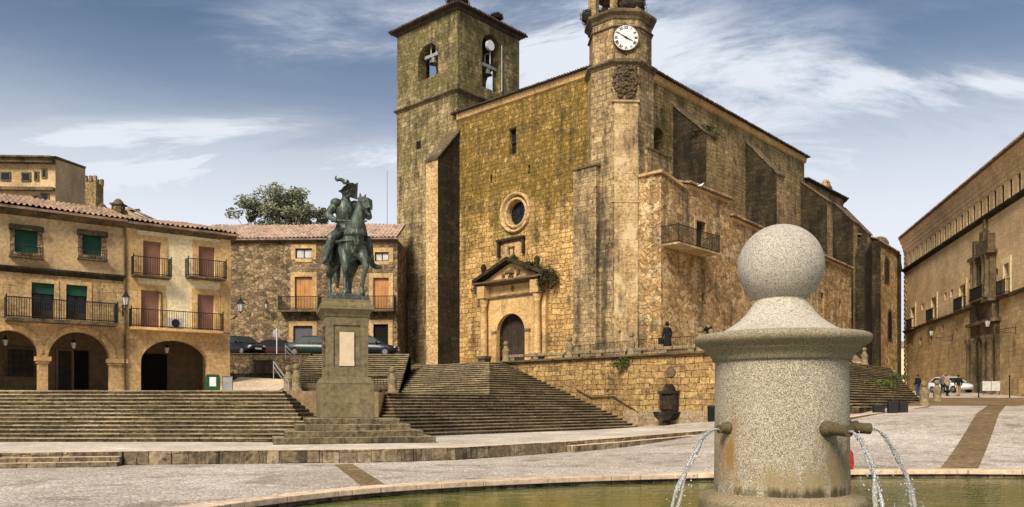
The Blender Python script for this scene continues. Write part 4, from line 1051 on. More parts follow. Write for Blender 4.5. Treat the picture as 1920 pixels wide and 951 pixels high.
for (u0, v0, D0, u1, v1, D1, lb) in ((513, 678, 46, 541, 716, 41.5, 'pale metal handrail descending beside the ball posts'), (535, 648, 60, 562, 676, 54, 'pale metal handrail by the parked cars at the top of the stairs')):
    a = P(u0, v0, D0); b = P(u1, v1, D1); t = thing('handrail', lb, 'handrail', (a.x, a.y, a.z-1)); mb = MB(); mb.tube((0, 0, 1), b-a+Vector((0, 0, 1)), .04, seg=6); mb.tube((0, 0, .7), b-a+Vector((0, 0, .7)), .025, seg=6); mb.build('rail', M['pale_metal'], t)
    mb = MB(); mb.tube((0, 0, 0), (0, 0, 1), .03, seg=6); mb.build('post', M['pale_metal'], t)
    mb = MB(); mb.tube(b-a, b-a+Vector((0, 0, 1)), .03, seg=6); mb.build('post', M['pale_metal'], t)
# rubble retaining walls left of the stairs
t = thing('rubble_wall', 'dark rubble retaining wall under the parked cars beside the cream house', 'wall', (-21, 62.4, 0)); mb = MB(); mb.box(-3, 5.6, 0, .9, .6, 3.9); mb.build('wall', M['rubble_low'], t); mb = MB(); mb.box(-3.1, 5.65, -.08, .98, 3.9, 3.97); mb.build('coping', M['moulding'], t)
t = thing('rubble_wall', 'lower rubble wall with a pale coping below the parked cars', 'wall', (-19.5, 54, 0)); mb = MB(); mb.box(-3, 4.0, 0, .8, .6, 2.1); mb.build('wall', M['rubble_low'], t); mb = MB(); mb.box(-3, .7, -.1, .9, 2.1, 2.2); mb.build('coping', M['kerb_top'], t)
t = thing('planter_block', 'dark square stone block on the rubble wall below the cars', 'planter'); q = P(495, 0, 53.6); t.location = (q.x, q.y, 2.1); mb = MB(); mb.box(-.6, .6, -.3, .3, 0, .78); mb.box(-.66, .66, -.36, .36, .78, .86); mb.build('box', M['moulding'], t)
mb = MB(); mb.add([(-16.4, 44, .70), (-12.6, 43.5, .70), (-13.2, 50, 1.55), (-16.8, 50.5, 1.75), (-16.4, 44, .4), (-12.6, 43.5, .4), (-13.2, 50, .4), (-16.8, 50.5, .4)], [(0, 1, 2, 3), (1, 5, 6, 2), (0, 4, 5, 1), (3, 7, 4, 0), (2, 6, 7, 3)]); o = mb.build('ramp', M['kerb_top']); tag(o, kind='structure')
# blue-and-white parking sign on pole by the cars
q = P(519, 0, 61.5); t = thing('parking_sign', 'small square sign on a pale pole between the parked cars', 'sign', (q.x, q.y, 3.86)); mb = MB(); mb.tube((0, 0, 0), (0, 0, 1.95), .04, seg=8); mb.build('pole', M['white'], t)
mb = MB(); mb.box(-.3, .22, .05, .08, 1.3, 1.85); mb.build('plate', M['pale_metal'], t)

# ============================================================ TILE ROOFS
def tile_roof(name, a, b, up, mat, parent, step=.26, rows=None, thick=.12):
    """corrugated clay-tile slope: eave a->b (3D), 'up' the vector from eave to ridge"""
    a = Vector(a); b = Vector(b); up = Vector(up); L_ = (b-a).length; t = (b-a)/L_; n = t.cross(up).normalized()
    if n.z < 0: n = -n
    H = up.length; rows = rows or max(3, int(H/.42)); nc = int(L_/step); sub = 6; vs = []; fs = []; K = nc*sub+1
    rnd = random.Random(hash(name) & 0xff)
    jit = [rnd.uniform(-.02, .02) for _ in range(nc+1)]
    wav = [rnd.uniform(-.035, .035) for _ in range(nc+1)]
    for r in range(rows):
        for e_, lift in ((0, .035), (1, 0)):
            for i in range(K):
                c = i/sub; ci = min(nc, int(c)); ph = 2*pi*c
                h = .055*cos(ph)+lift
                sag = .05*sin(i/K*pi*3.1+1)+.02*sin(i/K*40)
                p = a+t*(L_*i/(K-1))+up*((r+e_)/rows+(jit[ci]/H if r == 0 and e_ == 0 else 0))+n*(h+.07+sag*.6); vs.append(tuple(p))
    R = 2*rows
    for r in range(R-1):
        for i in range(K-1): fs.append((r*K+i, r*K+i+1, (r+1)*K+i+1, (r+1)*K+i))
    mb = MB(); mb.add(vs, fs, 0, True)
    q = [a, b, b+up, a+up]; mb.add([tuple(p) for p in q]+[tuple(p-n*thick) for p in q], [(0, 1, 2, 3), (7, 6, 5, 4), (0, 4, 5, 1), (1, 5, 6, 2), (2, 6, 7, 3), (3, 7, 4, 0)])
    o = mb.build(name, mat, parent)
    return o

# ============================================================ HOUSES ON THE LEFT
hd = Vector((2040, 1531)).normalized()           # line of the arcaded fronts
HF = Frame(-25.7-hd.x*20, 41-hd.y*20, atan2(hd.y, hd.x))
hy_ = lambda u, v, y=0: HF.y(u, v, y)
GH = .62
xj = hy_(234, 600)[0]; xe = hy_(431, 600)[0]; xs0 = 2.0
h1 = thing('arcaded_house', 'brown rendered house with round arches, dark green blinds and a long iron balcony', 'house', HF.o, HF.r)
h2 = thing('arcaded_house', 'cream painted house with ochre window trims above a single wide arch', 'house', HF.o, HF.r)
for h in (h1, h2): h.location.z = 0
def hr_(u0, v0, u1, v1, y=0):      # pixel rectangle -> local rect
    xa, zt = hy_((u0+u1)/2, v0, y); _, zb_ = hy_((u0+u1)/2, v1, y); return (hy_(u0, v0, y)[0], hy_(u1, v0, y)[0], zb_, zt)
zs1 = hy_(120, 510)[1]; 
A_ = lambda u0, u1, vt: (lambda a, b, zt: (a, b, zt))(hy_(u0, 700)[0], hy_(u1, 700)[0], hy_((u0+u1)/2, vt)[1])
arA = A_(-34, 72, 619); arB = A_(90, 207, 622); arC = A_(264, 391, 638)
zfl1 = hy_(120, 603)[1]; zeave1 = hy_(120, 402)[1]; zeave2 = hy_(330, 430)[1]; zfl2 = hy_(330, 619)[1]
print('house', zfl1, zeave1, zeave2, zfl2, arA, arB, arC, xj, xe)
holesG = [arch(a, b, GH+.02, z_, 18) for a, b, z_ in (arA, arB)]
xA0 = arA[0]-(arB[1]-arB[0])-.7
holesG.append(arch(xA0, arA[0]-.7, GH+.02, arA[2], 18))
ga = panel('arcade_wall', rect(xs0, xj, GH, zfl1-.05), holesG, 'y', 0, .6, M['arcade'], h1)
wins1u = [hr_(27, 429, 71, 474), hr_(154, 439, 191, 479)]
wins1m = [hr_(59, 531, 102, 598), hr_(124, 535, 164, 600)]
zstr = hy_(120, 512)[1]
u1 = panel('upper_wall', rect(xs0, xj, zstr, zeave1), [rect(*w) for w in wins1u], 'y', 0, .5, M['render_brown'], h1)
mi = panel('middle_wall', rect(xs0, xj, zfl1-.05, zstr), [rect(w[0], w[1], max(w[2], zfl1), w[3]) for w in wins1m], 'y', 0, .5, M['old_blocks'], h1)
mb = MB(); mb.ext([(.0, zstr-.18), (-.1, zstr-.14), (-.22, zstr+.04), (-.22, zstr+.12), (0, zstr+.16)], 'x', xs0, xj); mb.build('string_course', M['crust'], h1)
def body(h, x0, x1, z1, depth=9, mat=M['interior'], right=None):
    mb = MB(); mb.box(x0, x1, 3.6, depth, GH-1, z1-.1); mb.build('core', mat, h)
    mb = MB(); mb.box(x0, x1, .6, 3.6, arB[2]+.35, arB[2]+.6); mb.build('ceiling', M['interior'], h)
body(h1, xs0, xj-.02, zeave1); body(h2, xj+.02, xe-.35, zeave2)
mb = MB(); mb.box(xs0, xe-.4, .62, 3.6, GH-.3, GH+.0); mb.build('arcade_floor', M['slab'], h1)
def arcade_back(h, x0, x1, kind, z0=GH, z1=None):
    """door or window in the back wall of the arcade"""
    mb = MB(); mb.box(x0, x1, 3.5, 3.58, z0, z1)
    o = mb.build(kind, M['wood_dark'], h)
    mb = MB(); f = .12
    mb.box(x0-f, x0, 3.45, 3.6, z0, z1+f); mb.box(x1, x1+f, 3.45, 3.6, z0, z1+f); mb.box(x0, x1, 3.45, 3.6, z1, z1+f)
    mb.build('frame', M['interior'] if kind == 'door' else M['moulding'], o)
    mb = MB()
    for k in range(1, 4): xx = x0+(x1-x0)*k/4; mb.box(xx-.02, xx+.02, 3.42, 3.46, z0+.15, z1-.1)
    for k in range(1, 4): zz_ = z0+(z1-z0)*k/4; mb.box(x0, x1, 3.425, 3.455, zz_-.02, zz_+.02)
    mb.build('grille', M['iron'] if kind == 'window' else M['wood_dark'], o); return o
bq = lambda u, v: hy_(u, v, 3.5)
arcade_back(h1, bq(14, 650)[0], bq(62, 650)[0], 'window', bq(40, 706)[1], bq(40, 655)[1])
arcade_back(h1, bq(109, 650)[0], bq(134, 650)[0], 'door', GH, bq(120, 658)[1])
mb = MB(); mb.box(bq(136, 0)[0], bq(166, 0)[0], 3.46, 3.59, GH, bq(150, 658)[1]); mb.build('doorway', M['black'], h1)
mb = MB(); mb.box(bq(266, 0)[0], bq(313, 0)[0], 3.46, 3.59, GH, bq(290, 664)[1]); mb.build('doorway', M['black'], h2)
# pillars with capitals between arches
for xa, xb in ((arA[1], arB[0]), (arB[1], xj)):
    zc2 = hy_(80, 676)[1]; c = (xa+xb)/2; w = (xb-xa)/2 if xb-xa < 1.4 else .4
    mb = MB(); mb.box(xa-.14, min(xb, xa+1)+.14, -.16, .5, zc2-.02, zc2+.2); mb.box(xa-.07, min(xb, xa+1)+.07, -.09, .5, zc2-.14, zc2-.02); mb.build('capital', M['arcade'], ga)
# arch mouldings
def archmould(h, a, b, zt, w=.3, d=-.06, mat='arcade'):
    mb = MB(); archring(mb, a, b, zt-(b-a)/2, zt, w, d, 0); return mb.build('arch_moulding', M[mat], h)
for a, b, z_ in (arA, arB): archmould(ga, a, b, z_)
# windows, blinds, grilles of house one
def win(h, r, y, mat, frame=.12, fmat='arcade', bars=False, lintel=False, name='window'):
    x0, x1, z0, z1 = r; mb = MB(); mb.box(x0, x1, y, y+.06, z0, z1); o = mb.build(name, mat, h); mb = MB(); d = .035
    if frame:
        mb.box(x0-frame, x0, -d, .0, z0-frame, z1+frame); mb.box(x1, x1+frame, -d, 0, z0-frame, z1+frame); mb.box(x0, x1, -d, 0, z1, z1+frame); mb.box(x0, x1, -d, 0, z0-frame, z0); mb.build('frame', M[fmat], o)
    return o
for r in wins1u:
    o = win(h1, r, .18, M['green_blind'], .2, 'house_stone')
    x0, x1, z0, z1 = r; zz = z0+(z1-z0)*.42
    mb = MB(); mb.box(x0-.25, x1+.25, -.3, -.0, z1-.12, z1+.12); mb.build('lintel', M['crust'], o)
    mb = MB(); mb.box(x0-.25, x1+.25, -.32, .0, z0-.3, z0-.22); mb.build('sill', M['moulding'], o)
    mb = MB()
    for k in range(13): xx = x0-.2+(x1-x0+.4)*k/12; mb.tube((xx, -.28, z0-.22), (xx, -.28, z0+.28), .012, seg=4, cap=False)
    for z_ in (z0-.2, z0+.28): mb.tube((x0-.22, -.28, z_), (x1+.22, -.28, z_), .02, seg=4)
    mb.build('grille', M['iron'], o)
for i, r in enumerate(wins1m):
    x0, x1, z0, z1 = r; z0 = zfl1; zb_ = z1-(z1-z0)*.28
    o = win(h1, (x0, x1, z0, z1), .3, M['wood_dark'], .2, 'arcade', name='balcony_door')
    mb = MB(); mb.box(x0, x1, .12, .16, zb_, z1); mb.build('blind', M['green_blind'], o)
    mb = MB(); xm_ = (x0+x1)/2
    mb.box(x0+.12, xm_-.08, .27, .30, z0+.6, zb_-.05); mb.box(xm_+.08, x1-.12, .27, .30, z0+.6, zb_-.05); mb.build('glass', M['glass_dark'], o)
bx0, bx1 = hy_(12, 595, -.9)[0], hy_(221, 600, -.9)[0]
balcony('balcony', h1, (bx0, 0), (bx1, 0), zfl1, .9, 1.02, .16, nrm=(0, -1), gap=.11, r=.016)
# roof one
ev = -.65
tile_roof('roof', (xs0-.2, ev, zeave1+.0), (xj+.02, ev, zeave1+.0), (0, 5.2, 1.55), M['tile'], h1)
mb = MB(); mb.ext([(0, zeave1-.35), (-.25, zeave1-.22), (-.5, zeave1-.1), (-.5, zeave1-.0), (0, zeave1)], 'x', xs0, xj); mb.build('eaves', M['moulding'], h1)
# house two
zj = zfl2
pg = panel('arcade_wall', rect(xj+.01, xe, GH, zj-.02), [arch(arC[0], arC[1], GH+.02, arC[2], 20, rise=(arC[1]-arC[0])*.36)], 'y', -.02, .6, M['arcade'], h2)
w2 = [hr_(268, 453, 302, 518), hr_(372, 463, 403, 526), hr_(264, 545, 299, 614), hr_(370, 553, 402, 619)]
z2a = hy_(300, 521)[1]
up2 = panel('upper_wall', rect(xj+.01, xe, zj-.02, zeave2), [rect(w[0], w[1], max(w[2], (zj if i > 1 else z2a)), w[3]) for i, w in enumerate(w2)], 'y', 0, .5, M['render_cream'], h2)
mb = MB(); mb.box(xe-.5, xe-.01, .6, 10, GH-1, zeave2); mb.build('side_wall', M['render_cream'], h2)
for k, (xa, xb) in enumerate(((xj+.02, xj+.62), (xe-.55, xe+.03))):
    mb = MB(); mb.box(xa, xb, -.07, 0, zj, zeave2-.05); mb.build('quoin_strip', M['trim_yellow'], h2)
for i, w in enumerate(w2):
    z0 = zj if i > 1 else z2a
    mb = MB(); x0, x1, _, z1 = w; mb.box(x0, x1, .14, .2, z0, z1); xm_ = (x0+x1)/2
    o = mb.build('shutter', M['brown_shutter'], h2)
    mb = MB()
    for q in range(22): zz = z0+(z1-z0)*(q+.5)/22; mb.box(x0+.04, xm_-.03, .12, .14, zz-.02, zz+.03); mb.box(xm_+.03, x1-.04, .12, .14, zz-.02, zz+.03)
    mb.build('slats', M['brown_shutter'], o)
    mb = MB(); mb.box(x0-.32, x0, -.06, 0, z0, z1+.3); mb.box(x1, x1+.32, -.06, 0, z0, z1+.3); mb.box(x0, x1, -.06, 0, z1, z1+.3); mb.build('surround', M['trim_yellow'], o)
xb = lambda u, v=600: hy_(u, v, -.7)[0]
balcony('balcony', h2, (xb(251), 0), (xb(322), 0), z2a, .7, .98, .1, nrm=(0, -1), gap=.12, r=.014)
balcony('balcony', h2, (xb(354), 0), (xb(425), 0), hy_(390, 527)[1]+.12, .7, .98, .1, nrm=(0, -1), gap=.12, r=.014)
balcony('balcony', h2, (xb(247), 0), (xb(419), 0), zj+.02, .7, .98, .14, nrm=(0, -1), gap=.12, r=.014, solid=M['trim_yellow'])
mb = MB(); q = hy_(328, 608, -.45); mb.box(q[0]-.4, q[0]+.4, -.6, -.3, zj+.05, zj+.6); ac = mb.build('air_conditioner', M['white'], h2); mb = MB(); mb.tube((q[0], -.6, zj+.33), (q[0], -.63, zj+.33), .22, .22, 20); mb.build('fan_grille', M['iron'], ac)
mb = MB(); q = hy_(303, 548, -.08); mb.path([(q[0], -.08, zj+.05), (q[0], -.08, zj+2.0), (q[0]-.3, -.08, zj+2.1)], .035, 6); mb.build('pipe', M['moulding'], h2)
mb = MB(); q = hy_(233, 600, -.06); mb.tube((q[0]+.02, -.12, GH+.2), (q[0]+.02, -.12, zeave1-.1), .06, seg=8); mb.build('downpipe', M['moulding'], h1)
tile_roof('roof', (xj-.02, ev+.05, zeave2+.02), (xe+.35, ev+.05, zeave2+.02), (0, 4.4, 1.1), M['tile'], h2)
mb = MB(); mb.ext([(0, zeave2-.3), (-.3, zeave2-.15), (-.55, zeave2-.05), (-.55, zeave2), (0, zeave2)], 'x', xj, xe+.3); mb.build('eaves', M['moulding'], h2)
archmould(pg, arC[0], arC[1], arC[2], .3, -.07) if False else None

# --- stone house with orange shutters
h3 = thing('stone_house', 'rubble stone house with orange wooden shutters behind the statue', 'house', (-22.5, 71, 0), radians(-2))
H3 = Frame(-22.5, 71, radians(-2)); r3 = lambda u0, v0, u1, v1: (H3.y(u0, v0)[0], H3.y(u1, v0)[0], H3.y(u0, v1)[1], H3.y(u0, v0)[1])
G3 = 3.9; zev = H3.y(590, 449)[1]
x30 = H3.y(428, 500)[0]; x31 = H3.y(745, 500)[0]
W3 = [('window', r3(554, 466, 585, 485)), ('window', r3(703, 473, 729, 490)), ('shutter', r3(553, 519, 586, 580)), ('shutter', r3(700, 521, 729, 582)), ('garage_door', r3(550, 611, 586, 664)), ('door', r3(700, 608, 728, 664))]
panel('front_wall', rect(x30-3, x31, G3-1, zev), [rect(w[0], w[1], max(w[2], G3-.98), w[3]) for k, w in W3], 'y', 0, .5, M['house_stone'], h3)
mb = MB(); mb.box(x30-3, x31, .5, 9, G3-1, zev-.05); mb.build('core', M['house_stone'], h3)
for k, w in W3:
    mat = {'window': M['wood_dark'], 'shutter': M['orange'], 'garage_door': M['cloth_grey'], 'door': M['black']}[k]
    x0, x1, z0, z1 = w; mb = MB(); mb.box(x0, x1, .2, .26, max(z0, G3-.9), z1); o = mb.build(k, mat, h3)
    if k == 'shutter':
        mb = MB(); n = 4
        for i in range(n+1): xx = x0+(x1-x0)*i/n; mb.box(max(x0, xx-.03), min(x1, xx+.03), .17, .2, z0, z1)
        for zz in (z0+.9, z1-.06): mb.box(x0, x1, .175, .195, zz, zz+.07)
        mb.build('panelling', M['orange'], o)
    if k == 'window':
        mb = MB(); xm_ = (x0+x1)/2; mb.box(x0+.08, xm_-.05, .17, .2, z0+.1, z1-.1); mb.box(xm_+.05, x1-.08, .17, .2, z0+.1, z1-.1); mb.build('glass', M['lamp_glass'], o)
    f = .38; mb = MB(); mb.box(x0-f, x0, -.05, 0, max(z0-.1, G3), z1+f); mb.box(x1, x1+f, -.05, 0, max(z0-.1, G3), z1+f); mb.box(x0, x1, -.05, 0, z1, z1+f)
    if k == 'window': mb.box(x0, x1, -.05, 0, z0-.3, z0)
    mb.build('surround', M['arcade'], o)
for u0, u1 in ((528, 602), (688, 742)):
    balcony('balcony', h3, (H3.y(u0, 570)[0], 0), (H3.y(u1, 570)[0], 0), H3.y(590, 583)[1], .9, 1.15, .16, nrm=(0, -1), gap=.13, r=.018)
    for k in range(3):
        mb = MB(); xx = H3.y(u0+12+(u1-u0-24)*k/2, 570)[0]; zf = H3.y(590, 583)[1]; mb.ext([(0, zf-.6), (-.25, zf-.5), (-.8, zf-.17), (0, zf-.17)], 'x', xx-.12, xx+.12); mb.build('corbel', M['moulding'], h3)
tile_roof('roof', (x30-3, -.5, zev), (x31+.05, -.5, zev), (0, 4.6, 2.15), M['tile_pale'], h3, step=.34)
mb = MB(); mb.ext([(0, zev-.3), (-.25, zev-.15), (-.4, zev-.03), (0, zev)], 'x', x30-3, x31); mb.build('eaves', M['moulding'], h3)

# --- palace rising behind the left roofs
BP = Frame(-52, 86, radians(35))
bp = thing('old_palace', 'tall ochre palace with small square windows rising behind the tiled roofs at far left', 'palace', (-52, 86, 0), radians(35))
def bpy_(u, v, y=0): return BP.y(u, v, y)
mb = MB()
def wall_line(u0, v0, u1, v1, D0, D1): pass
DD = 88
q0 = P(-60, 302, 80); q1 = P(70, 302, 86); q2 = P(98, 292, 92); q3 = P(152, 316, 102); q4 = P(164, 390, 110)
def lp(q, dz=0): v = Matrix.Rotation(-BP.r, 3, 'Z') @ (Vector((q.x, q.y, 0))-BP.o); return (v.x, v.y)
pts = [lp(P(-60, 0, 82)), lp(P(104, 0, 82.5)), lp(P(160, 0, 91)), lp(P(128, 0, 120)), lp(P(-80, 0, 115))]
zT = (760-303)/1531*82.3
o = mb.prism(pts, 2, [zT, zT+.3, 26.3, 27, zT]).build('wall', M['render_brown'], bp)
ax = Vector(pts[1])-Vector(pts[0]); axn = ax.normalized(); nn_ = Vector((axn.y, -axn.x))
def bpos(u, v, out):    # on the front wall
    R = Matrix.Rotation(-BP.r, 3, 'Z'); d = R @ Vector(((u-960)/F, 1, (HZ-v)/F)); o_ = R @ (-BP.o)
    p0 = Vector(pts[0]); t = ((p0-o_.xy).dot(nn_))/d.xy.dot(nn_); p = o_+d*t; return Vector((p.x+nn_.x*out, p.y+nn_.y*out, p.z))
def bpbox(mb, u0, v0, u1, v1, o0, o1):
    a = bpos(u0, v1, o0); b = bpos(u1, v1, o0); zt = bpos((u0+u1)/2, v0, 0).z; zb_ = bpos((u0+u1)/2, v1, 0).z
    c = b+Vector((nn_.x, nn_.y, 0))*(o1-o0); d = a+Vector((nn_.x, nn_.y, 0))*(o1-o0)
    mb.prism([(d.x, d.y), (c.x, c.y), (b.x, b.y), (a.x, a.y)], zb_, zt)
for (u0, v0, u1, v1) in ((3, 324, 19, 338), (42, 325, 57, 339), (66, 323, 72, 338), (80, 318, 87, 333), (62, 368, 74, 388), (78, 364, 91, 386)):
    m1 = MB(); bpbox(m1, u0-1.5, v0-1.5, u1+1.5, v1+1.5, 0, .12); f_ = m1.build('window', M['moulding'], bp); m1 = MB(); bpbox(m1, u0+1, v0+1, u1-1, v1-1, .1, .15); m1.build('glass', M['glass_dark'], f_)
m1 = MB(); bpbox(m1, -50, 299, 104, 307, 0, .7); bpbox(m1, -50, 296, 104, 299, 0, 1.0); m1.build('cornice', M['moulding'], bp)
m1 = MB(); bpbox(m1, -50, 352, 104, 358, 0, .5); m1.build('string_course', M['moulding'], bp)
m1 = MB(); n = 5; zz = [zT+.25, zT+.55, 26.55, 27.2, zT+.2]; cc = (sum(p[0] for p in pts)/5, sum(p[1] for p in pts)/5)
m1.add([(cc[0]+(p[0]-cc[0])*1.015, cc[1]+(p[1]-cc[1])*1.015, z_) for p, z_ in zip(pts, zz)]+[(cc[0], cc[1], 28.5)], [(i, (i+1) % n, n) for i in range(n)]+[tuple(range(n-1, -1, -1))]); m1.build('roof', M['tile'], bp)
# --- battlemented tower
q = P(172, 0, 118); t = thing('battlemented_tower', 'small battlemented stone tower behind the left roofs', 'tower', (q.x, q.y, 0))
zt_ = (760-345)/1531*118
mb = MB(); mb.box(-1.15, 1.15, -1.1, 1.1, 5, zt_); mb.build('wall', M['flank'], t)
for i, x in enumerate((-1.05, -.35, .35, 1.0)): 
    mb = MB(); mb.box(x-.2, x+.2, -1.15, -.75, zt_, zt_+.9); mb.build('merlon', M['flank'], t)
    mb = MB(); mb.box(x-.2, x+.2, .75, 1.15, zt_, zt_+.9); mb.build('merlon', M['flank'], t)
# --- gabled roof and chimneys behind
q = P(232, 0, 72); t = thing('tiled_house', 'low house with a pinkish tiled gable behind the arcaded houses', 'house', (q.x, q.y, 0))
za, zb_ = (760-388)/1531*72, (760-405)/1531*72
mb = MB(); mb.ext([(-5.5, 4), (2.1, 4), (2.1, zb_-.2), (0, za-.1), (-5.5, za-.1)], 'y', 0, 7); mb.build('wall', M['render_brown'], t)
tile_roof('roof', (-5.7, -.4, zb_+.2), (.3, -.4, za-.55), (0, 3, .9), M['tile'], t, step=.3)
mb = MB(); mb.add([(.2, -.3, za), (2.4, -.3, zb_-.25), (2.4, 7, zb_-.25), (.2, 7, za), (.2, -.3, za+.15), (2.4, -.3, zb_-.1), (2.4, 7, zb_-.1), (.2, 7, za+.15)], [(4, 5, 6, 7), (3, 2, 1, 0), (0, 1, 5, 4), (1, 2, 6, 5), (2, 3, 7, 6), (3, 0, 4, 7)]); mb.build('roof', M['tile'], t)
for u, D, vt, vb, w, lb in ((222, 66, 372, 402, .38, 'square brick chimney with a domed cap behind the arcaded houses'), (192, 70, 381, 395, .3, 'small pale chimney beside the battlemented tower'), (372, 60, 424, 440, .25, 'small chimney at the right end of the cream house roof')):
    q = P(u, 0, D); z1 = (760-vt)/1531*D; z0 = (760-vb)/1531*D-2.0
    t = thing('chimney', lb, 'chimney', (q.x, q.y, z0)); h_ = z1-z0; mb = MB(); mb.box(-w, w, -w, w, 0, h_*.82); mb.box(-w*1.3, w*1.3, -w*1.3, w*1.3, h_*.82, h_*.86); mb.build('stack', M['rubble_low'], t)
    mb = MB(); mb.lathe([(w*1.1, 0), (w*1.0, h_*.05), (w*.5, h_*.11), (0, h_*.14)], (0, 0, h_*.86), 10); mb.build('cap', M['moulding'], t)

# ============================================================ PALACE ON THE RIGHT
pd = Vector((350, 1531)).normalized()
PF = Frame(40.8-pd.x*40, 65-pd.y*40, atan2(pd.y, pd.x))   # local x runs away along the front, local -y faces right; we use +y side = left
# front faces left: outward normal = (-pd.y, pd.x) = +y local
pa = thing('palace', 'long ochre ashlar palace with carved portal and attic gallery on the right', 'palace', PF.o, PF.r)
px_ = lambda u, v, y=0: PF.y(u, v, y)
XE = px_(1698, 600)[0]; X0 = 0
ZE = 20.6
def pr_(u0, v0, u1, v1): a, zt = px_((u0+u1)/2, v0); _, zb_ = px_((u0+u1)/2, v1); return (px_(u0, v0)[0], px_(u1, v0)[0], zb_, zt)
PW = [pr_(1883, 494, 1893, 552), pr_(1800, 534, 1811, 581), pr_(1747, 558, 1756, 600), pr_(1709, 577, 1716, 617)]
PS = [pr_(1865, 504, 1871, 520), pr_(1816, 526, 1820, 540), pr_(1782, 543, 1787, 557), pr_(1771, 549, 1775, 562), pr_(1728, 569, 1732, 582), pr_(1791, 616, 1795, 632), pr_(1765, 610, 1769, 622), pr_(1744, 632, 1748, 642), pr_(1724, 634, 1728, 647), pr_(1707, 641, 1711, 652)]
door_p = pr_(1845, 642, 1857, 714)
sorted_ = lambda r: rect(min(r[0], r[1]), max(r[0], r[1]), min(r[2:]), max(r[2:]))
ZS = px_(1800, 585)[1]; 
zs_line = (760-542)/1531*65
slots = []; xx = px_(1912, 340)[0]
k = 0
while xx > 1: xx -= 1.85
while xx < XE-1.2: slots.append(xx); xx += 1.85
up_h = [sorted_(r) for r in PW]+[sorted_(r) for r in PS[:5]]
lo_h = [sorted_(r) for r in PS[5:]]+[rect(min(door_p[0], door_p[1]), max(door_p[0], door_p[1]), .9, max(door_p[2:]))]
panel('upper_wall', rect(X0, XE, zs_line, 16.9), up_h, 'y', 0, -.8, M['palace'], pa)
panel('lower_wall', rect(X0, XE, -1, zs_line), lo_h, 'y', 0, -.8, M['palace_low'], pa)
panel('attic_wall', rect(X0, XE, 16.9, ZE), [rect(x-.36, x+.36, 17.25, 18.75) for x in slots], 'y', 0, -.6, M['palace'], pa)
mb = MB(); mb.box(X0, XE-.02, -14, -.8, -1, ZE-.05); mb.build('core', M['black'], pa)
mb = MB(); mb.box(XE-.01, XE+.5, -14.2, -.02, -1, ZE); mb.build('end_wall', M['palace'], pa)
mb = MB()
for i in range(34): mb.box(XE-.55 if i % 2 else XE-.3, XE+.52, -.4, .1, .8+i*.58, .8+i*.58+.45)
mb.build('quoins', M['palace_low'], pa)
def mould(mb, z0, prof, x0=X0, x1=None):
    x1 = XE+.6 if x1 is None else x1
    p = [(-.0, z0+prof[0][1])]+[(o_, z0+dz) for o_, dz in prof]+[(-.0, z0+prof[-1][1])]
    mb.ext(p, 'x', x0, x1)
mb = MB(); mould(mb, 16.65, [(.05, 0), (.12, .08), (.36, .25), (.36, .42), (.1, .5)]); mb.build('string_course', M['crust'], pa)
mb = MB(); mould(mb, zs_line-.2, [(.05, 0), (.1, .06), (.25, .2), (.25, .3), (.05, .36)]); mb.build('string_course', M['moulding'], pa)
mb = MB(); mould(mb, 18.95, [(.06, 0), (.10, .1), (.10, .3), (.2, .42), (.2, .75), (.32, .88), (.32, 1.2), (.5, 1.38), (.55, 1.7), (.62, 1.75), (.62, 1.9), (.1, 2.0)]); mb.build('cornice', M['palace'], pa)
mb = MB(); mb.add([(X0, .8, 20.88), (XE+.8, .8, 20.88), (XE+.8, -15, 22.0), (X0, -15, 22.0)], [(0, 1, 2, 3), (3, 2, 1, 0)])
for i in range(int((XE-X0)/.3)): mb.tube((X0+i*.3, .95, 20.95), (X0+i*.3, .1, 21.1), .1, seg=6)
mb.build('roof', M['tile'], pa)
for x in slots:
    mb = MB(); 
    mb.box(x-.46, x-.37, 0, .05, 17.2, 18.78); mb.box(x+.37, x+.46, 0, .05, 17.2, 18.78); mb.box(x-.52, x+.52, 0, .08, 18.8, 18.93); fr = mb.build('slot_frame', M['palace'], pa)
    mb = MB(); mb.box(x-.36, x+.36, -.12, -.08, 17.25, 18.75); mb.build('slot_shade', M['black'], pa)  # shallow black sheet that paints in the shadow of the slot
for i, r in enumerate(PW):
    x0, x1 = sorted(r[:2]); z0, z1 = sorted(r[2:])
    mb = MB(); mb.box(x0, x1, -.4, -.34, z0, z1); o = mb.build('window', M['wood_dark'], pa)
    mb = MB(); mb.box(x0-.4, x0, 0, .07, z0, z1+.5); mb.box(x1, x1+.4, 0, .07, z0, z1+.5); mb.box(x0, x1, 0, .07, z1, z1+.5); mb.build('surround', M['render_cream'] if i == 0 else M['palace'], o)
    balcony('balcony', o, (x0-.35, 0), (x1+.35, 0), z0+.02, .55, 1.15, .12, nrm=(0, 1), r=.02)
for r in PS:
    x0, x1 = sorted(r[:2]); z0, z1 = sorted(r[2:]); mb = MB(); mb.box(x0, x1, -.3, -.26, z0, z1); mb.build('window', M['black'], pa)
dx = sorted(door_p[:2]); dz = sorted(door_p[2:])
mb = MB(); mb.box(dx[0], dx[1], -.5, -.4, .9, dz[1]); mb.build('door', M['black'], pa)
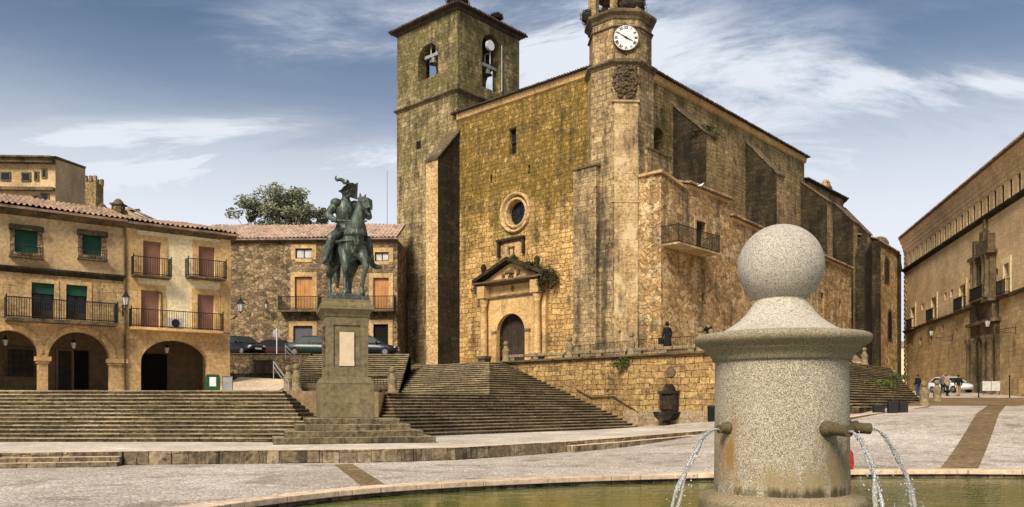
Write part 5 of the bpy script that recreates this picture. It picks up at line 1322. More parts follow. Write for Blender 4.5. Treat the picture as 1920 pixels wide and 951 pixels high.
# portal: coupled columns, broken entablature, framed balcony window above, crest
c_ = (dx[0]+dx[1])/2; hw = (dx[1]-dx[0])/2
pp = MB(); pp.box(c_-hw-2.3, c_-hw-.15, 0, .35, .9, dz[1]+1.2); pp.box(c_+hw+.15, c_+hw+2.3, 0, .35, .9, dz[1]+1.2); pp.box(c_-hw-2.3, c_+hw+2.3, 0, .45, dz[1]+.45, dz[1]+1.6)
pp.box(c_-hw-2.6, c_+hw+2.6, 0, .8, dz[1]+1.6, dz[1]+1.9); pp.build('portal', M['moulding'], pa); po = pp
portal_o = [o for o in pa.children if o.name.startswith('portal')][0]
for s_ in (-1.9, -.75, .75, 1.9):
    x = c_+(hw if s_ > 0 else -hw)+s_*1.0
    mb = MB(); mb.lathe([(.42, .9), (.42, 2.0), (.3, 2.1), (.3, 3.2), (.26, dz[1]-.1), (.4, dz[1]+.15), (.42, dz[1]+.45)], (x, .65, 0), 12); mb.build('column', M['moulding'], portal_o)
zt2 = dz[1]+1.9
mb = MB()
for s_ in (-1, 1): mb.box(c_+s_*(hw+1.4)-.75, c_+s_*(hw+1.4)+.75, 0, .55, zt2, zt2+1.5); mb.box(c_+s_*(hw+1.4)-1.0, c_+s_*(hw+1.4)+1.0, 0, .95, zt2+1.5, zt2+1.75)
mb.box(c_-hw-.6, c_+hw+.6, 0, .3, zt2, zs_line-.2); mb.build('attic_blocks', M['moulding'], portal_o)
mb = MB(); z0 = zs_line+.2; zt3 = 15.0
wz1, wz2 = z0+.2, z0+3.2
mb.box(c_-2.3, c_-.75, 0, .5, z0, zt3-1.6); mb.box(c_+.75, c_+2.3, 0, .5, z0, zt3-1.6); mb.box(c_-.75, c_+.75, 0, .45, wz2, zt3-1.6)
mb.box(c_-2.7, c_+2.7, 0, .85, zt3-1.7, zt3-1.4); mb.box(c_-1.9, c_+1.9, 0, .5, zt3-1.4, zt3-.3); mb.box(c_-2.1, c_-1.5, 0, .6, zt3-1.4, zt3+.1); mb.box(c_+1.5, c_+2.1, 0, .6, zt3-1.4, zt3+.1)
mb.box(c_-.5, c_+.5, 0, .5, zt3-.3, zt3+.6); mb.box(c_-.2, c_+.2, 0, .3, zt3+.6, zt3+1.7); mb.build('window_aedicule', M['moulding'], portal_o)
for s_ in (-1.95, -1.1, 1.1, 1.95):
    mb = MB(); mb.lathe([(.3, z0), (.32, z0+.3), (.22, z0+.4), (.2, zt3-2.1), (.3, zt3-1.7)], (c_+s_, .62, 0), 10); mb.build('column', M['moulding'], portal_o)
mb = MB(); mb.box(c_-.75, c_+.75, .02, .08, z0, wz2); mb.build('window', M['black'], portal_o)
balcony('balcony', portal_o, (c_-1.6, .3), (c_+1.6, .3), z0+.05, .7, 1.1, .15, nrm=(0, 1), r=.02)
# plinth along the foot of the palace, lower far building in the street gap
mb = MB(); mb.box(X0, XE+.3, 0, .3, -1, 2.1); mb.build('plinth', M['palace_low'], pa)
q = P(1690, 0, 190); t = thing('distant_house', 'small pale house at the end of the narrow street between church and palace', 'house', (q.x, q.y, 0), radians(10))
mb = MB(); mb.box(-5, 3, 0, 8, 1, (760-650)/1531*190); mb.build('wall', M['render_cream'], t); mb = MB(); mb.ext([(-5.4, 13.6), (3.4, 13.6), (-1, 15.2)], 'y', -.4, 8.4); mb.build('roof', M['tile'], t)
for xx in (-3, -.8, 1.2):
    mb = MB(); mb.box(xx-.4, xx+.4, -.03, 0, 9.5, 11); mb.build('window', M['glass_dark'], t)

# ============================================================ MONUMENT
MX, MY = -7.22, 35.2; MR = radians(17.4)
pd_ = thing('pedestal', 'tall granite pedestal on four steps with a pale plaque, carrying the bronze rider', 'pedestal', (MX, MY, -1.52), MR)
def slabs(mb, w, d, z0, z1): mb.box(-w, w, -d, d, z0, z1)
for i, (w, d) in enumerate(((3.2, 2.9), (2.75, 2.5), (2.3, 2.1), (1.9, 1.75))):
    mb = MB(); a = -w; 
    while a < w-.01:
        b = min(a+random.uniform(1.1, 1.6), w)
        if w-b < .4: b = w
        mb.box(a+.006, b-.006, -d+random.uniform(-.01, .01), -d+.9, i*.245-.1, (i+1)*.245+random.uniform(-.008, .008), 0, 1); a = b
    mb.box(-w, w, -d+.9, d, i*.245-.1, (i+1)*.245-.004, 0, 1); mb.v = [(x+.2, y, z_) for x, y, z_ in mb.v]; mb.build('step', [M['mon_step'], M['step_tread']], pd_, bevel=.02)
zb = .98
mb = MB(); mb.prism([(-1.1, -1.32), (1.1, -1.32), (1.1, 1.32), (-1.1, 1.32)], zb, zb+1.45)
mb.add([(-1.1, -1.32, zb+1.45), (1.1, -1.32, zb+1.45), (1.1, 1.32, zb+1.45), (-1.1, 1.32, zb+1.45), (-.98, -1.2, zb+1.72), (.98, -1.2, zb+1.72), (.98, 1.2, zb+1.72), (-.98, 1.2, zb+1.72)], [(0, 1, 5, 4), (1, 2, 6, 5), (2, 3, 7, 6), (3, 0, 4, 7), (4, 5, 6, 7)])
mb.build('base_block', M['pedestal'], pd_, bevel=.03)
zs_ = zb+1.70
mb = MB(); mb.box(-.92, .92, -1.14, 1.14, zs_, zs_+2.62)
for x0, x1, z0, z1 in ((-.92, -.62, zs_, zs_+2.62), (.62, .92, zs_, zs_+2.62), (-.62, .62, zs_, zs_+.45), (-.62, .62, zs_+2.2, zs_+2.62)): mb.box(x0, x1, -1.20, -1.14, z0, z1)
for y0, y1, z0, z1 in ((-1.2, -.8, zs_, zs_+2.62), (.8, 1.14, zs_, zs_+2.62), (-.8, .8, zs_, zs_+.45), (-.8, .8, zs_+2.2, zs_+2.62)): mb.box(-.98, -.92, y0, y1, z0, z1); mb.box(.92, .98, y0, y1, z0, z1)
mb.v = [(x*.89, y*.89, z_) for x, y, z_ in mb.v]; mb.build('shaft', M['pedestal'], pd_)
mb = MB(); mb.box(-.36, .34, -1.22, -1.17, zs_+.62, zs_+1.9); mb.box(-.37, .35, -1.235, -1.17, zs_+.48, zs_+.68); mb.v = [(x*.86, y*.89, z_) for x, y, z_ in mb.v]; pq = mb.build('plaque', M['pink_stone'], pd_, bevel=.01); 
mb = MB(); mb.box(-1.02, -.93, -.34, .34, zs_+.5, zs_+1.2); random.seed(8)
for i in range(26): mb.sph((-.97, random.uniform(-.3, .3), zs_+1.2+random.uniform(0, .85)), random.uniform(.06, .13), 7, 5)
mb.v = [(x*.89, y*.89, z_) for x, y, z_ in mb.v]; mb.build('relief', M['moulding'], pd_)
mb = MB(); ring(mb, -.95, .95, -1.18, 1.18, zs_+2.55, [(-.2, 0), (.02, 0), (.06, .1), (.2, .28), (.24, .3), (.24, .46), (.1, .6), (.1, .72), (-.9, .72)]); mb.v = [(x*.92, y*.92, z_) for x, y, z_ in mb.v]; mb.build('cornice', M['pedestal'], pd_)
ZP = -1.52+zs_+2.55+.72
print('plinth z', ZP)
st = thing('equestrian_statue', 'green bronze rider with plumed helmet on an armoured horse, atop the pedestal', 'statue', (MX+.10, MY, ZP), radians(29))
mb = MB(); mb.M = Matrix.Rotation(-radians(11.6), 4, 'Z'); mb.box(-.84, .84, -1.12, 1.12, 0, .13); mb.box(-.76, .76, -1.05, 1.05, .13, .24); mb.build('base_plate', M['bronze'], st, bevel=.02)
z0 = .22
def S(*p): return (p[0], p[1], p[2]+z0, p[3])
horse = [
 [S(0, -.70, 2.05, .54), S(0, .1, 2.0, .52), S(0, .80, 2.12, .53)],
 [S(0, -.90, 2.3, .44), S(.06, -1.15, 2.9, .34), S(.14, -1.3, 3.4, .25), S(.22, -1.3, 3.8, .20)],
 [S(.26, -1.32, 3.88, .19), S(.30, -1.62, 3.62, .16), S(.32, -1.95, 3.28, .11), S(.32, -2.02, 3.2, .10)],      # head, tucked
 [S(.34, -1.3, 4.0, .08), S(.38, -1.34, 4.2, .04)], [S(.16, -1.3, 4.0, .08), S(.14, -1.34, 4.2, .04)],
 # fore legs: her left planted ahead, the other straight
 [S(.30, -.75, 1.95, .33), S(.40, -1.15, 1.5, .20), S(.42, -1.32, 1.15, .13), S(.36, -1.12, .66, .085), S(.32, -1.02, .28, .095), S(.32, -1.10, .08, .14)],
 [S(-.30, -.7, 1.85, .30), S(-.32, -.78, 1.4, .20), S(-.32, -.82, 1.0, .13), S(-.30, -.72, .55, .085), S(-.30, -.74, .26, .10), S(-.32, -.84, .08, .15)],
 [S(-.36, .75, 1.95, .42), S(-.46, .55, 1.45, .28), S(-.50, .95, .98, .14), S(-.50, .86, .5, .09), S(-.50, .8, .26, .10), S(-.52, .70, .08, .15)],
 [S(.36, .8, 1.95, .42), S(.44, .62, 1.45, .28), S(.46, 1.0, .98, .14), S(.44, .95, .5, .09), S(.42, .9, .26, .10), S(.42, .8, .08, .15)],
]
hb = blob('horse', horse, .045, M['bronze'], st, 4)
hs_ = blob('tail', [[S(0, 1.25, 2.4, .14), S(.05, 1.5, 1.9, .18), S(.0, 1.45, 1.1, .16), S(0, 1.35, .6, .06)]], .05, M['bronze'], hb)
# horse armour: flared plate on the head, breast plate and band
mb = MB(); mb.M = Matrix.Translation((.30, -1.72, 3.78+z0)) @ Matrix.Rotation(radians(8), 4, 'Y') @ Matrix.Rotation(radians(-40), 4, 'X')
mb.add([(-.16, -.1, -.62), (.14, -.1, -.62), (.27, .05, -.1), (.34, .12, .42), (.12, .02, .26), (-.14, .02, .24), (-.36, .12, .30), (-.25, .05, -.1), (0, -.2, -.6), (0, -.16, .1)],
       [(0, 8, 9, 7), (8, 1, 2, 9), (9, 2, 3, 4), (9, 4, 5), (7, 9, 5, 6)], 0)
mb.M = None
o = mb.build('chamfron', M['bronze'], hb); s_ = o.modifiers.new('t', 'SOLIDIFY'); s_.thickness = .05
mb = MB()
for k in range(24):
    a0 = 2*pi*k/24; a1 = 2*pi*(k+1)/24
    f = lambda a: (.66*cos(a), -.30+.98*sin(a)*.9-.1, 2.22+z0+.1*sin(a)*0)
    mb.tube(f(a0), f(a1), .055, seg=6)
mb.build('breast_band', M['bronze'], hb)
mb = MB(); mb.lathe([(.35, 3.0), (.38, 2.9), (.42, 2.75), (.46, 2.55), (.48, 2.45)], (.08, -.96, z0), 22); o = mb.build('neck_armour', M['bronze'], hb); s_ = o.modifiers.new('t', 'SOLIDIFY'); s_.thickness = .04
# saddle cloth
mb = MB(); prof = []
N = 14
vs = []; fs = []
for j in range(8):
    y = -.25+j*.13
    for k in range(N+1):
        a = -.25*pi*.0+pi*k/N; x = cos(a)*.66; zz = 2.05+sin(a)*.66 if 0 < k < N else 1.5
        vs.append((x*(1.0 if 0 < k < N else 1.08), y+.02*sin(j*3+k), zz+z0))
for j in range(7):
    for k in range(N): a = j*(N+1)+k; fs.append((a, a+1, a+N+2, a+N+1))
mb.add(vs, fs, 0, True); o = mb.build('saddle_cloth', M['bronze'], hb); s_ = o.modifiers.new('t', 'SOLIDIFY'); s_.thickness = .05
rider = [
 [S(0, .12, 2.75, .36), S(-.06, .06, 3.15, .33), S(-.10, -.02, 3.62, .40), S(-.08, -.04, 3.98, .30)],
 [S(-.08, -.06, 4.1, .15), S(-.05, -.1, 4.4, .19), S(-.02, -.18, 4.52, .20)],
 [S(-.06, -.30, 4.28, .11)],
 [S(-.48, 0, 3.95, .21), S(-.78, .02, 3.55, .17), S(-.84, -.08, 3.42, .16), S(-.60, -.42, 3.16, .11), S(-.52, -.55, 3.1, .10)],
 [S(.34, -.02, 3.95, .21), S(.76, -.05, 3.68, .17), S(.92, -.18, 3.55, .16), S(.72, -.62, 3.48, .11), S(.62, -.75, 3.46, .10)],
 [S(-.28, .05, 2.72, .30), S(-.74, -.38, 2.45, .23), S(-.82, -.42, 2.28, .20), S(-.98, -.3, 1.65, .14), S(-1.08, -.28, 1.42, .11), S(-1.18, -.55, 1.34, .10), S(-1.2, -.68, 1.34, .07)],
 [S(.28, .05, 2.72, .30), S(.74, -.38, 2.45, .23), S(.82, -.42, 2.28, .20), S(.98, -.3, 1.65, .14), S(1.08, -.28, 1.42, .11), S(1.24, -.5, 1.34, .10), S(1.32, -.62, 1.34, .07)],
 ((0, .15, 2.72+z0), (.62, .42, .34)),
]
rb = blob('rider', rider, .035, M['bronze'], st, 3)
# helmet with comb and upturned brim, plume
mb = MB(); hc = (-.02, -.17, 4.52+z0)
mb.sph(hc, .27, 18, 12, sc=(1, 1.1, 1.0))
vs = []; fs = []
for k in range(24):
    a = 2*pi*k/24; f = abs(sin(a)); r = .28; R = .42+.10*f; zz = hc[2]-.05
    vs += [(hc[0]+r*cos(a)*.9, hc[1]+r*sin(a)*1.1, zz), (hc[0]+R*cos(a)*.8, hc[1]+R*sin(a)*1.25, zz+.02+.26*f**2)]
for k in range(24): a = 2*k; b = 2*((k+1) % 24); fs.append((a, b, b+1, a+1))
mb.add(vs, fs, 0, True); mb.ext([(hc[1]-.36, hc[2]+.05), (hc[1]-.2, hc[2]+.36), (hc[1]+.1, hc[2]+.42), (hc[1]+.36, hc[2]+.1), (hc[1], hc[2])], 'x', hc[0]-.03, hc[0]+.03)
# raised visor plate that stands up on the viewer's right
mb.ext([(hc[0]-.15, hc[2]-.2), (hc[0]+.38, hc[2]-.32), (hc[0]+.42, hc[2]+.42), (hc[0]+.2, hc[2]+.28), (hc[0]-.1, hc[2]+.12)], 'y', hc[1]-.14, hc[1]-.08)
mb.build('helmet', M['bronze'], rb)
mb = MB(); mb.path([(-.12, -.1, 4.85+z0), (-.2, -.05, 5.02+z0), (-.34, 0, 5.04+z0), (-.45, 0, 4.98+z0), (-.5, 0, 5.08+z0), (-.46, 0, 5.18+z0)], [.06, .085, .07, .055, .04, .02], 8); mb.path([(-.12, -.1, 4.9+z0), (.0, -.1, 5.02+z0), (.06, -.1, 4.9+z0)], [.06, .06, .03], 8); mb.build('plume', M['bronze'], rb)
mb = MB(); mb.tube((-.7, -.5, 3.14+z0), (.36, -1.55, 3.02+z0), .045, .04, 8); mb.tube((-.78, -.4, 3.16+z0), (-.62, -.6, 3.13+z0), .09, .09, 8); mb.build('baton', M['bronze'], rb)
for s_, hx, hyy, hz_ in ((-1, -.53, -.57, 3.1), (1, .62, -.78, 3.46)):
    mb = MB()
    for k in range(4):
        b = Vector((hx+.0, hyy-.02-.03*k, hz_+z0+.06-.035*k)); mb.path([b, b+Vector((-.05*s_, -.09, .02)), b+Vector((-.11*s_, -.07, -.03)), b+Vector((-.1*s_, .0, -.05))], [.024, .022, .02, .016], 6)
    mb.path([(hx, hyy+.03, hz_+z0+.05), (hx-.07*s_, hyy-.02, hz_+z0+.1), (hx-.12*s_, hyy-.05, hz_+z0+.07)], [.028, .024, .018], 6); mb.build('hand', M['bronze'], rb)
# cuirass skirt and pauldrons
mb = MB(); mb.lathe([(.36, 3.2), (.42, 3.0), (.50, 2.82), (.54, 2.7)], (0, .1, z0), 22); o = mb.build('tasset', M['bronze'], rb); s_ = o.modifiers.new('t', 'SOLIDIFY'); s_.thickness = .04
for s_ in (-1, 1):
    mb = MB(); mb.sph((-.06+s_*.42, -.02, 4.0+z0), .25, 14, 9, sc=(1, 1, .85)); mb.build('pauldron', M['bronze'], rb)
    mb = MB(); x = s_*1.1; mb.path([(x-.1, -.42, 1.32+z0), (x+.05, -.5, 1.24+z0), (x+.16, -.46, 1.34+z0)], .03, 6); mb.tube((s_*.95, -.25, 2.0+z0), (x, -.45, 1.3+z0), .015, seg=5); mb.build('stirrup', M['bronze'], rb)

# ============================================================ FOUNTAIN
FX, FY = 3.455, 10.5
m_gr_ball = granite('granite of the ball', (.50, .47, .41), (.30, .27, .225))
m_gr_cap = granite('granite of the cap', (.58, .54, .46), (.34, .30, .24))
m_gr_corn = granite('aged granite moulding', (.40, .34, .24), (.17, .14, .09))
m_gr_drum = granite('granite of the drum', (.60, .54, .43), (.15, .12, .08), stain=[(-.74, -.68, .13, .52, (.24, .125, .03), .9), (.46, -.78, .36, .50, (.14, .10, .045), .85), (-.1, -.98, .6, .28, (.22, .165, .08), .6), (0, -1.0, 1.2, .42, (.24, .18, .085), .55), (0, -1.08, 1.2, .10, (.05, .04, .02), .95)])
m_gr_base = granite('wet granite base', (.36, .29, .18), (.16, .12, .07))
ft = thing('fountain', 'speckled granite fountain drum with moulded cap and large stone ball, standing in the pool', 'fountain', (FX, FY, 0))
mb = MB(); mb.lathe([(1.08, -1.75), (1.08, -1.42), (1.02, -1.28), (1.05, -1.22), (1.0, -1.15), (.865, -1.12), (.834, -1.10)], seg=64); mb.build('base', m_gr_base, ft)
mb = MB(); mb.lathe([(.835, -1.12), (.827, -.5), (.822, .1), (.818, .57)], seg=72); mb.build('drum', m_gr_drum, ft)
mb = MB(); mb.lathe([(.818, .55), (.855, .565), (.86, .60), (.885, .64), (.94, .69), (.955, .70), (.955, .725), (1.01, .75), (1.07, .79), (1.085, .83), (1.085, .87), (1.07, .885), (1.03, .90), (1.0, .905)], seg=80); mb.build('cornice', m_gr_corn, ft)
mb = MB(); pr = [(.86, .903), (.78, .925), (.70, .965), (.61, 1.02), (.515, 1.09), (.435, 1.17), (.37, 1.26), (.315, 1.35), (.285, 1.42)]
mb.lathe(pr, seg=64); mb.build('cap', m_gr_cap, ft)
mb = MB(); mb.sph((0, 0, 1.79), .535, 64, 40, sc=(1, 1, .99)); mb.build('ball', m_gr_ball, ft)
m_sp = granite('mossy spout stone', (.16, .115, .06), (.05, .04, .02))
def spout(d, ln, r=.075):
    d = Vector(d).normalized(); a = Vector((0, 0, -.28))+Vector((d.x, d.y, 0))*.80; b = Vector((0, 0, -.30))+Vector((d.x, d.y, 0))*(.86+ln)
    mb = MB(); mb.path([a, a+(b-a)*.35, a+(b-a)*.6, b], [r*1.25, r*1.0, r*.9, r*.95], 12); mb.sph(a+(b-a)*.45+Vector((0, 0, r*.7)), r*.6, 10, 6); mb.sph(a+(b-a)*.12, r*1.5, 12, 8, sc=(1, 1, .9))
    mb.build('spout', m_sp, ft); return Vector((FX, FY, 0))+b
tips = [spout((-.92, -.38), .10, .06), spout((.35, -.937), .34, .072), spout((.99, -.05), .27, .075), spout((-.4, .9), .4)]
def jet(label, a, vel, drop, r0=.018, r1=.034):
    g = 9.81; T = sqrt(2*drop/g) if vel[2] == 0 else (vel[2]+sqrt(vel[2]**2+2*g*drop))/g
    t = thing('water_jet', label, 'water jet', a, 0, 'jets of water from the spouts'); rnd = random.Random(int(a[0]*100))
    for s_ in range(3):
        mb = MB(); pts = []; rs = []
        ph = rnd.uniform(0, 6)
        for i in range(41):
            k = T*i/40; sp = (i/40)**1.4*.05
            p = Vector((vel[0]*k+sp*sin(ph+i*.25), vel[1]*k+sp*cos(ph*2+i*.21), vel[2]*k-.5*g*k*k)); pts.append(p)
            rs.append((r0+(r1-r0)*(i/40))*(.75+.22*sin(i*.6+ph)+.12*rnd.random()) * (.7 if s_ else 1))
        mb.path(pts, rs, 9); mb.build('strand', M['jet'], t)
    mb = MB()
    for i in range(150):
        k = T*rnd.uniform(.2, 1); j = .13*k/T
        mb.sph((vel[0]*k+rnd.gauss(0, j*.6), vel[1]*k+rnd.gauss(0, j*.6), vel[2]*k-.5*g*k*k+rnd.gauss(0, .02)), rnd.uniform(.005, .012), 6, 4)
    mb.build('droplets', M['jet'], t)['kind'] = 'stuff'
jet('jet of water arcing down from the left side of the fountain drum', tips[0], (-1.36, -.9, .25), 1.2)
jet('jet of water falling from the front right spout of the fountain drum', tips[1], (.40, -1.0, .1), 1.2)
jet('jet of water falling from the far right spout of the fountain drum', tips[2], (1.22, .0, .1), 1.2)
# water, ripples rising where the jets land
rnd = random.Random(2)
xsw = spaced(-6, 20, 130); ysw = spaced(0, 19, 110)
inner = offset_loop(pool, -.28); outer = offset_loop(pool, .12)
wb = MB(); wb.add([(p.x, p.y, -1.56) for p in offset_loop(pool, -.15)], [tuple(range(len(pool)))]); wo = wb.build('water', M['water']); tag(wo, kind='structure')
if wo.data.polygons[0].normal.z < 0: wo.data.flip_normals()
# foam where jets land and round the base
def foam(label, c, r, n, seed):
    rr = random.Random(seed); mb = MB()
    for i in range(n):
        a = rr.uniform(0, 2*pi); q = r*sqrt(rr.random()); mb.sph((q*cos(a), q*sin(a), 0), rr.uniform(.012, .04), 6, 4, sc=(1.4, 1, .35))
    o = mb.build('foam', M['foam']); o.location = c; tag(o, label, 'foam', kind='stuff')
foam('white foam on the water round the foot of the drum', (FX, FY+.0, -1.555), 1.9, 420, 1)
foam('white splashes where the right-hand jets meet the water', (5.6, 10.4, -1.555), .8, 160, 2)
foam('scattered bubbles drifting near the left jet', (2.0, 9.6, -1.555), .9, 160, 3)
# pool rim with overhanging coping, its stones jointed
pr_t = thing('fountain_pool', 'low curved granite rim enclosing the green pool around the fountain', 'pool rim')
n = len(pool)
def rim(name, din, dout, z0, z1, mat, blocks=None):
    a = offset_loop(pool, din); b = offset_loop(pool, dout); mb = MB()
    if blocks:
        for i in range(0, n, blocks):
            idx = [(i+k) % n for k in range(blocks+1)]
            if i+blocks > n: idx = [(i+k) % n for k in range(n-i+1)]
            ra = [Vector(a[j]) for j in idx]; rb_ = [Vector(b[j]) for j in idx]
            ra[-1] = ra[-1].lerp(ra[-2], .02); rb_[-1] = rb_[-1].lerp(rb_[-2], .02)
            lp_ = ra+rb_[::-1]; ar = sum(lp_[k].x*lp_[(k+1) % len(lp_)].y-lp_[(k+1) % len(lp_)].x*lp_[k].y for k in range(len(lp_)))
            if ar < 0: lp_.reverse()
            mb.prism([(p.x, p.y) for p in lp_], z0, z1)
    else:
        vs = [(p.x, p.y, z) for z in (z0, z1) for lp2 in (a, b) for p in lp2]
        fs = []
        for i in range(n):
            j = (i+1) % n; fs += [(i, j, 2*n+j, 2*n+i), (n+i, n+j, 3*n+j, 3*n+i), (2*n+i, 2*n+j, 3*n+j, 3*n+i)]
        mb.add(vs, fs)
        o = mb.build(name, mat, pr_t); bm = bmesh.new(); bm.from_mesh(o.data); bmesh.ops.recalc_face_normals(bm, faces=bm.faces); bm.to_mesh(o.data); bm.free(); return o
    return mb.build(name, mat, pr_t, bevel=.012)
rim('coping', -.02, .38, -1.50, -1.40, M['kerb_top'], 3)
rim('wall', .04, .32, -2.3, -1.50, M['kerb'])
wb = MB(); wb.add([(p.x, p.y, -1.985) for p in pool], [tuple(range(n))]); 
# red bag on the far rim, mostly behind the drum
q = Vector((7.35, 17.75, -1.40)); 
t = thing('red_bag', 'bright red bag on the pool rim, half hidden behind the drum', 'bag', q)
t.location = (P(1592, 0, 17.9).x-.12, 17.85, -1.40)
mb = MB(); mb.ext([(-.17, .0), (.17, .0), (.19, .12), (.17, .36), (.12, .44), (-.12, .44), (-.17, .36), (-.19, .12)], 'y', -.09, .09); mb.build('body', M['cloth_red'], t, bevel=.04)
mb = MB(); mb.ext([(-.11, .06), (.11, .06), (.10, .24), (-.10, .24)], 'y', -.12, -.09); mb.build('pocket', M['cloth_red'], t, bevel=.015); mb = MB(); mb.path([(-.08, 0, .5), (-.05, 0, .6), (.05, 0, .6), (.08, 0, .5)], .014, 6); mb.build('handle', M['cloth_red'], t)

# ============================================================ STREET THINGS
def lantern(label, loc, rot=0, arm=.9, s=1.0, group='iron wall lanterns'):
    t = thing('wall_lamp', label, 'lamp', loc, rot, group); t.scale = (s, s, s)   # bracket grows along local -y from the wall
    mb = MB(); mb.tube((0, 0, -.5), (0, 0, .1), .03, seg=6); mb.path([(0, 0, -.05), (0, -arm*.5, -.18), (0, -arm, -.1)], .02, 6); mb.path([(0, 0, -.45), (0, -arm*.4, -.38), (0, -arm*.8, -.16)], .016, 6); mb.tube((0, -arm, -.1), (0, -arm, .0), .03, seg=6); mb.build('bracket', M['iron'], t)
    mb = MB(); mb.lathe([(.10, 0), (.19, .42)], (0, -arm, .0), 6, sm=False); mb.build('glass', M['lamp_glass'], t)
    mb = MB(); mb.lathe([(.23, .42), (.2, .46), (.09, .6), (.09, .66), (.04, .7), (.03, .8), (0, .84)], (0, -arm, 0), 6, sm=False); mb.lathe([(0, -.04), (.11, -.02), (.1, .02)], (0, -arm, 0), 6, sm=False)
    for k in range(6): a = 2*pi*k/6; mb.tube((.1*cos(a), -arm+.1*sin(a), 0), (.19*cos(a), -arm+.19*sin(a), .42), .012, seg=4)
    mb.build('cage', M['iron'], t); return t
def wall_at(Fr, u, v, y=0): x, z_ = Fr.y(u, v, y); return Fr.w(x, y, z_)
lantern('iron lantern between the brown house and the cream house', wall_at(HF, 230, 575, -.02)+Vector((0, 0, 0)), HF.r, .8, 1.0)
lantern('iron lantern on the right corner of the cream house', wall_at(HF, 430, 585, -.02), HF.r+radians(40), .7, 1.05)
q = P(472, 585, 66); lantern('iron lantern on the rubble front of the stone house', (q.x, 70.7, q.z*70.7/66+.2), radians(-2), .7, 1.0)
qa, qz = PF.y(1905, 620, 0); lantern('iron lantern on a long bracket beside the palace portal', PF.w(qa, .0, qz+.35), PF.r+pi, 1.7, 1.25)
qa, qz = PF.y(1786, 640, 0); lantern('iron lantern lower on the palace front near its far end', PF.w(qa, .0, qz+.6), PF.r+pi, 1.6, 1.25)
for (u, v, lb) in ((10, 628, 'hanging lantern inside the leftmost visible arch'), (138, 634, 'hanging lantern inside the middle arch of the brown house'), (313, 644, 'hanging lantern inside the wide arch of the cream house')):
    x, z_ = HF.y(u, v, 1.2); t = thing('hanging_lamp', lb, 'lamp', HF.w(x, 1.2, z_-.55), HF.r, 'hanging lanterns under the arches')
    mb = MB(); mb.lathe([(.07, 0), (.14, .3)], seg=6, sm=False); mb.build('glass', M['lamp_glass'], t)
    mb = MB(); mb.lathe([(.17, .3), (.05, .42), (.02, .5)], seg=6, sm=False); mb.tube((0, 0, .5), (0, 0, 1.2), .012, seg=4); mb.build('cage', M['iron'], t)
# recycling bin
q = P(399, 0, 42.6); t = thing('recycling_bin', 'dark green bin with a white notice by the cream house', 'bin', (q.x, q.y, .68), radians(20))
mb = MB(); mb.prism([(-.36, -.3), (.36, -.3), (.36, .3), (-.36, .3)], .05, .8); mb.ext([(-.34, .8), (.34, .8), (.3, .92), (-.3, .92)], 'y', -.32, .32); mb.build('body', plain('green plastic', (.012, .06, .02), .5), t, bevel=.03)
mb = MB(); mb.box(-.16, .16, -.33, -.305, .3, .78); mb.build('notice', M['white'], t)
t = thing('cabinet', 'grey metal cabinet beside the green bin at the house corner', 'cabinet', (q.x+.72, q.y+.15, .68), radians(20)); mb = MB(); mb.box(-.26, .26, -.2, .2, 0, .85); mb.build('body', M['cloth_grey'], t, bevel=.02); mb = MB(); mb.box(-.22, .22, -.215, -.2, .08, .78); mb.build('door', M['pale_metal'], t)
# bin by the terrace wall, mostly hidden by the fountain
q = CH.w(9.0, WY-.5); t = thing('litter_bin', 'dark round litter bin at the right end of the terrace wall', 'bin', (q.x, q.y, -1.35)); t.location.x = P(1336, 0, q.y).x
mb = MB(); mb.lathe([(.28, 0), (.3, .05), (.3, 1.2), (.32, 1.22), (.32, 1.3), (.25, 1.32)], seg=16); mb.build('body', M['iron'], t); mb = MB(); mb.lathe([(.2, 1.2), (.2, 1.22), (0, 1.22)], seg=16); mb.build('liner', M['black'], t)
# bollards right of the right-hand stairs
for u, D, s_, lb in ((1733, 50, 1.08, 'ball-topped stone bollard at the foot of the right stairs'), (1757, 56, 1.05, 'ball-topped stone bollard just right of the nearer one, by the palace')):
    q = P(u, 0, D); ball_post(lb, (q.x, q.y, zg(q.x, q.y)-.02), s_)
q = P(1621, 0, 66); ball_post('ball-topped stone post at the top of the right-hand stairs', (q.x, q.y, 3.25), 1.0)
# red tiled little roof at the top of the right stairs
q = P(1606, 0, 70); t = thing('tiled_hut', 'small red tiled roof at the top of the right-hand stairs', 'hut', (q.x, q.y, 3.2), CH.r+radians(90)); mb = MB(); mb.box(-1.6, 1.6, 0, 2, 0, .3); mb.build('wall', M['annex'], t); tile_roof('roof', (-1.8, -.2, .3), (1.8, -.2, .3), (0, 1.6, 1.3), M['tile'], t)
# posts and sign boards before the palace
for i, (u, v0, v1, D) in enumerate(((1835, 700, 742, 62), (1893, 705, 740, 62))):
    q = P(u, 0, D); t = thing('iron_post', ['thin iron post left of the white boards, before the palace door', 'thin iron post right of the white boards'][i], 'post', (q.x, q.y, zg(q.x, q.y))); mb = MB(); mb.tube((0, 0, 0), (0, 0, 1.6), .05, .04, 8); mb.build('pole', M['iron'], t); mb = MB(); mb.sph((0, 0, 1.66), .08, 8, 6); mb.build('finial', M['iron'], t)
for i, u in enumerate((1850, 1867)):
    q = P(u, 0, 68); t = thing('sign_board', ['white notice board left of its twin before the palace door', 'white notice board right of its twin before the palace door'][i], 'sign', (q.x, q.y, zg(q.x, q.y)), radians(-8)); mb = MB(); mb.box(-.33, .33, -.02, .02, .35, 1.15); mb.build('board', M['lamp_glass'], t)
    mb = MB(); mb.tube((-.28, 0, 0), (-.28, .04, .4), .025, seg=6); mb.build('leg', M['iron'], t); mb = MB(); mb.tube((.28, 0, 0), (.28, .04, .4), .025, seg=6); mb.build('leg', M['iron'], t)

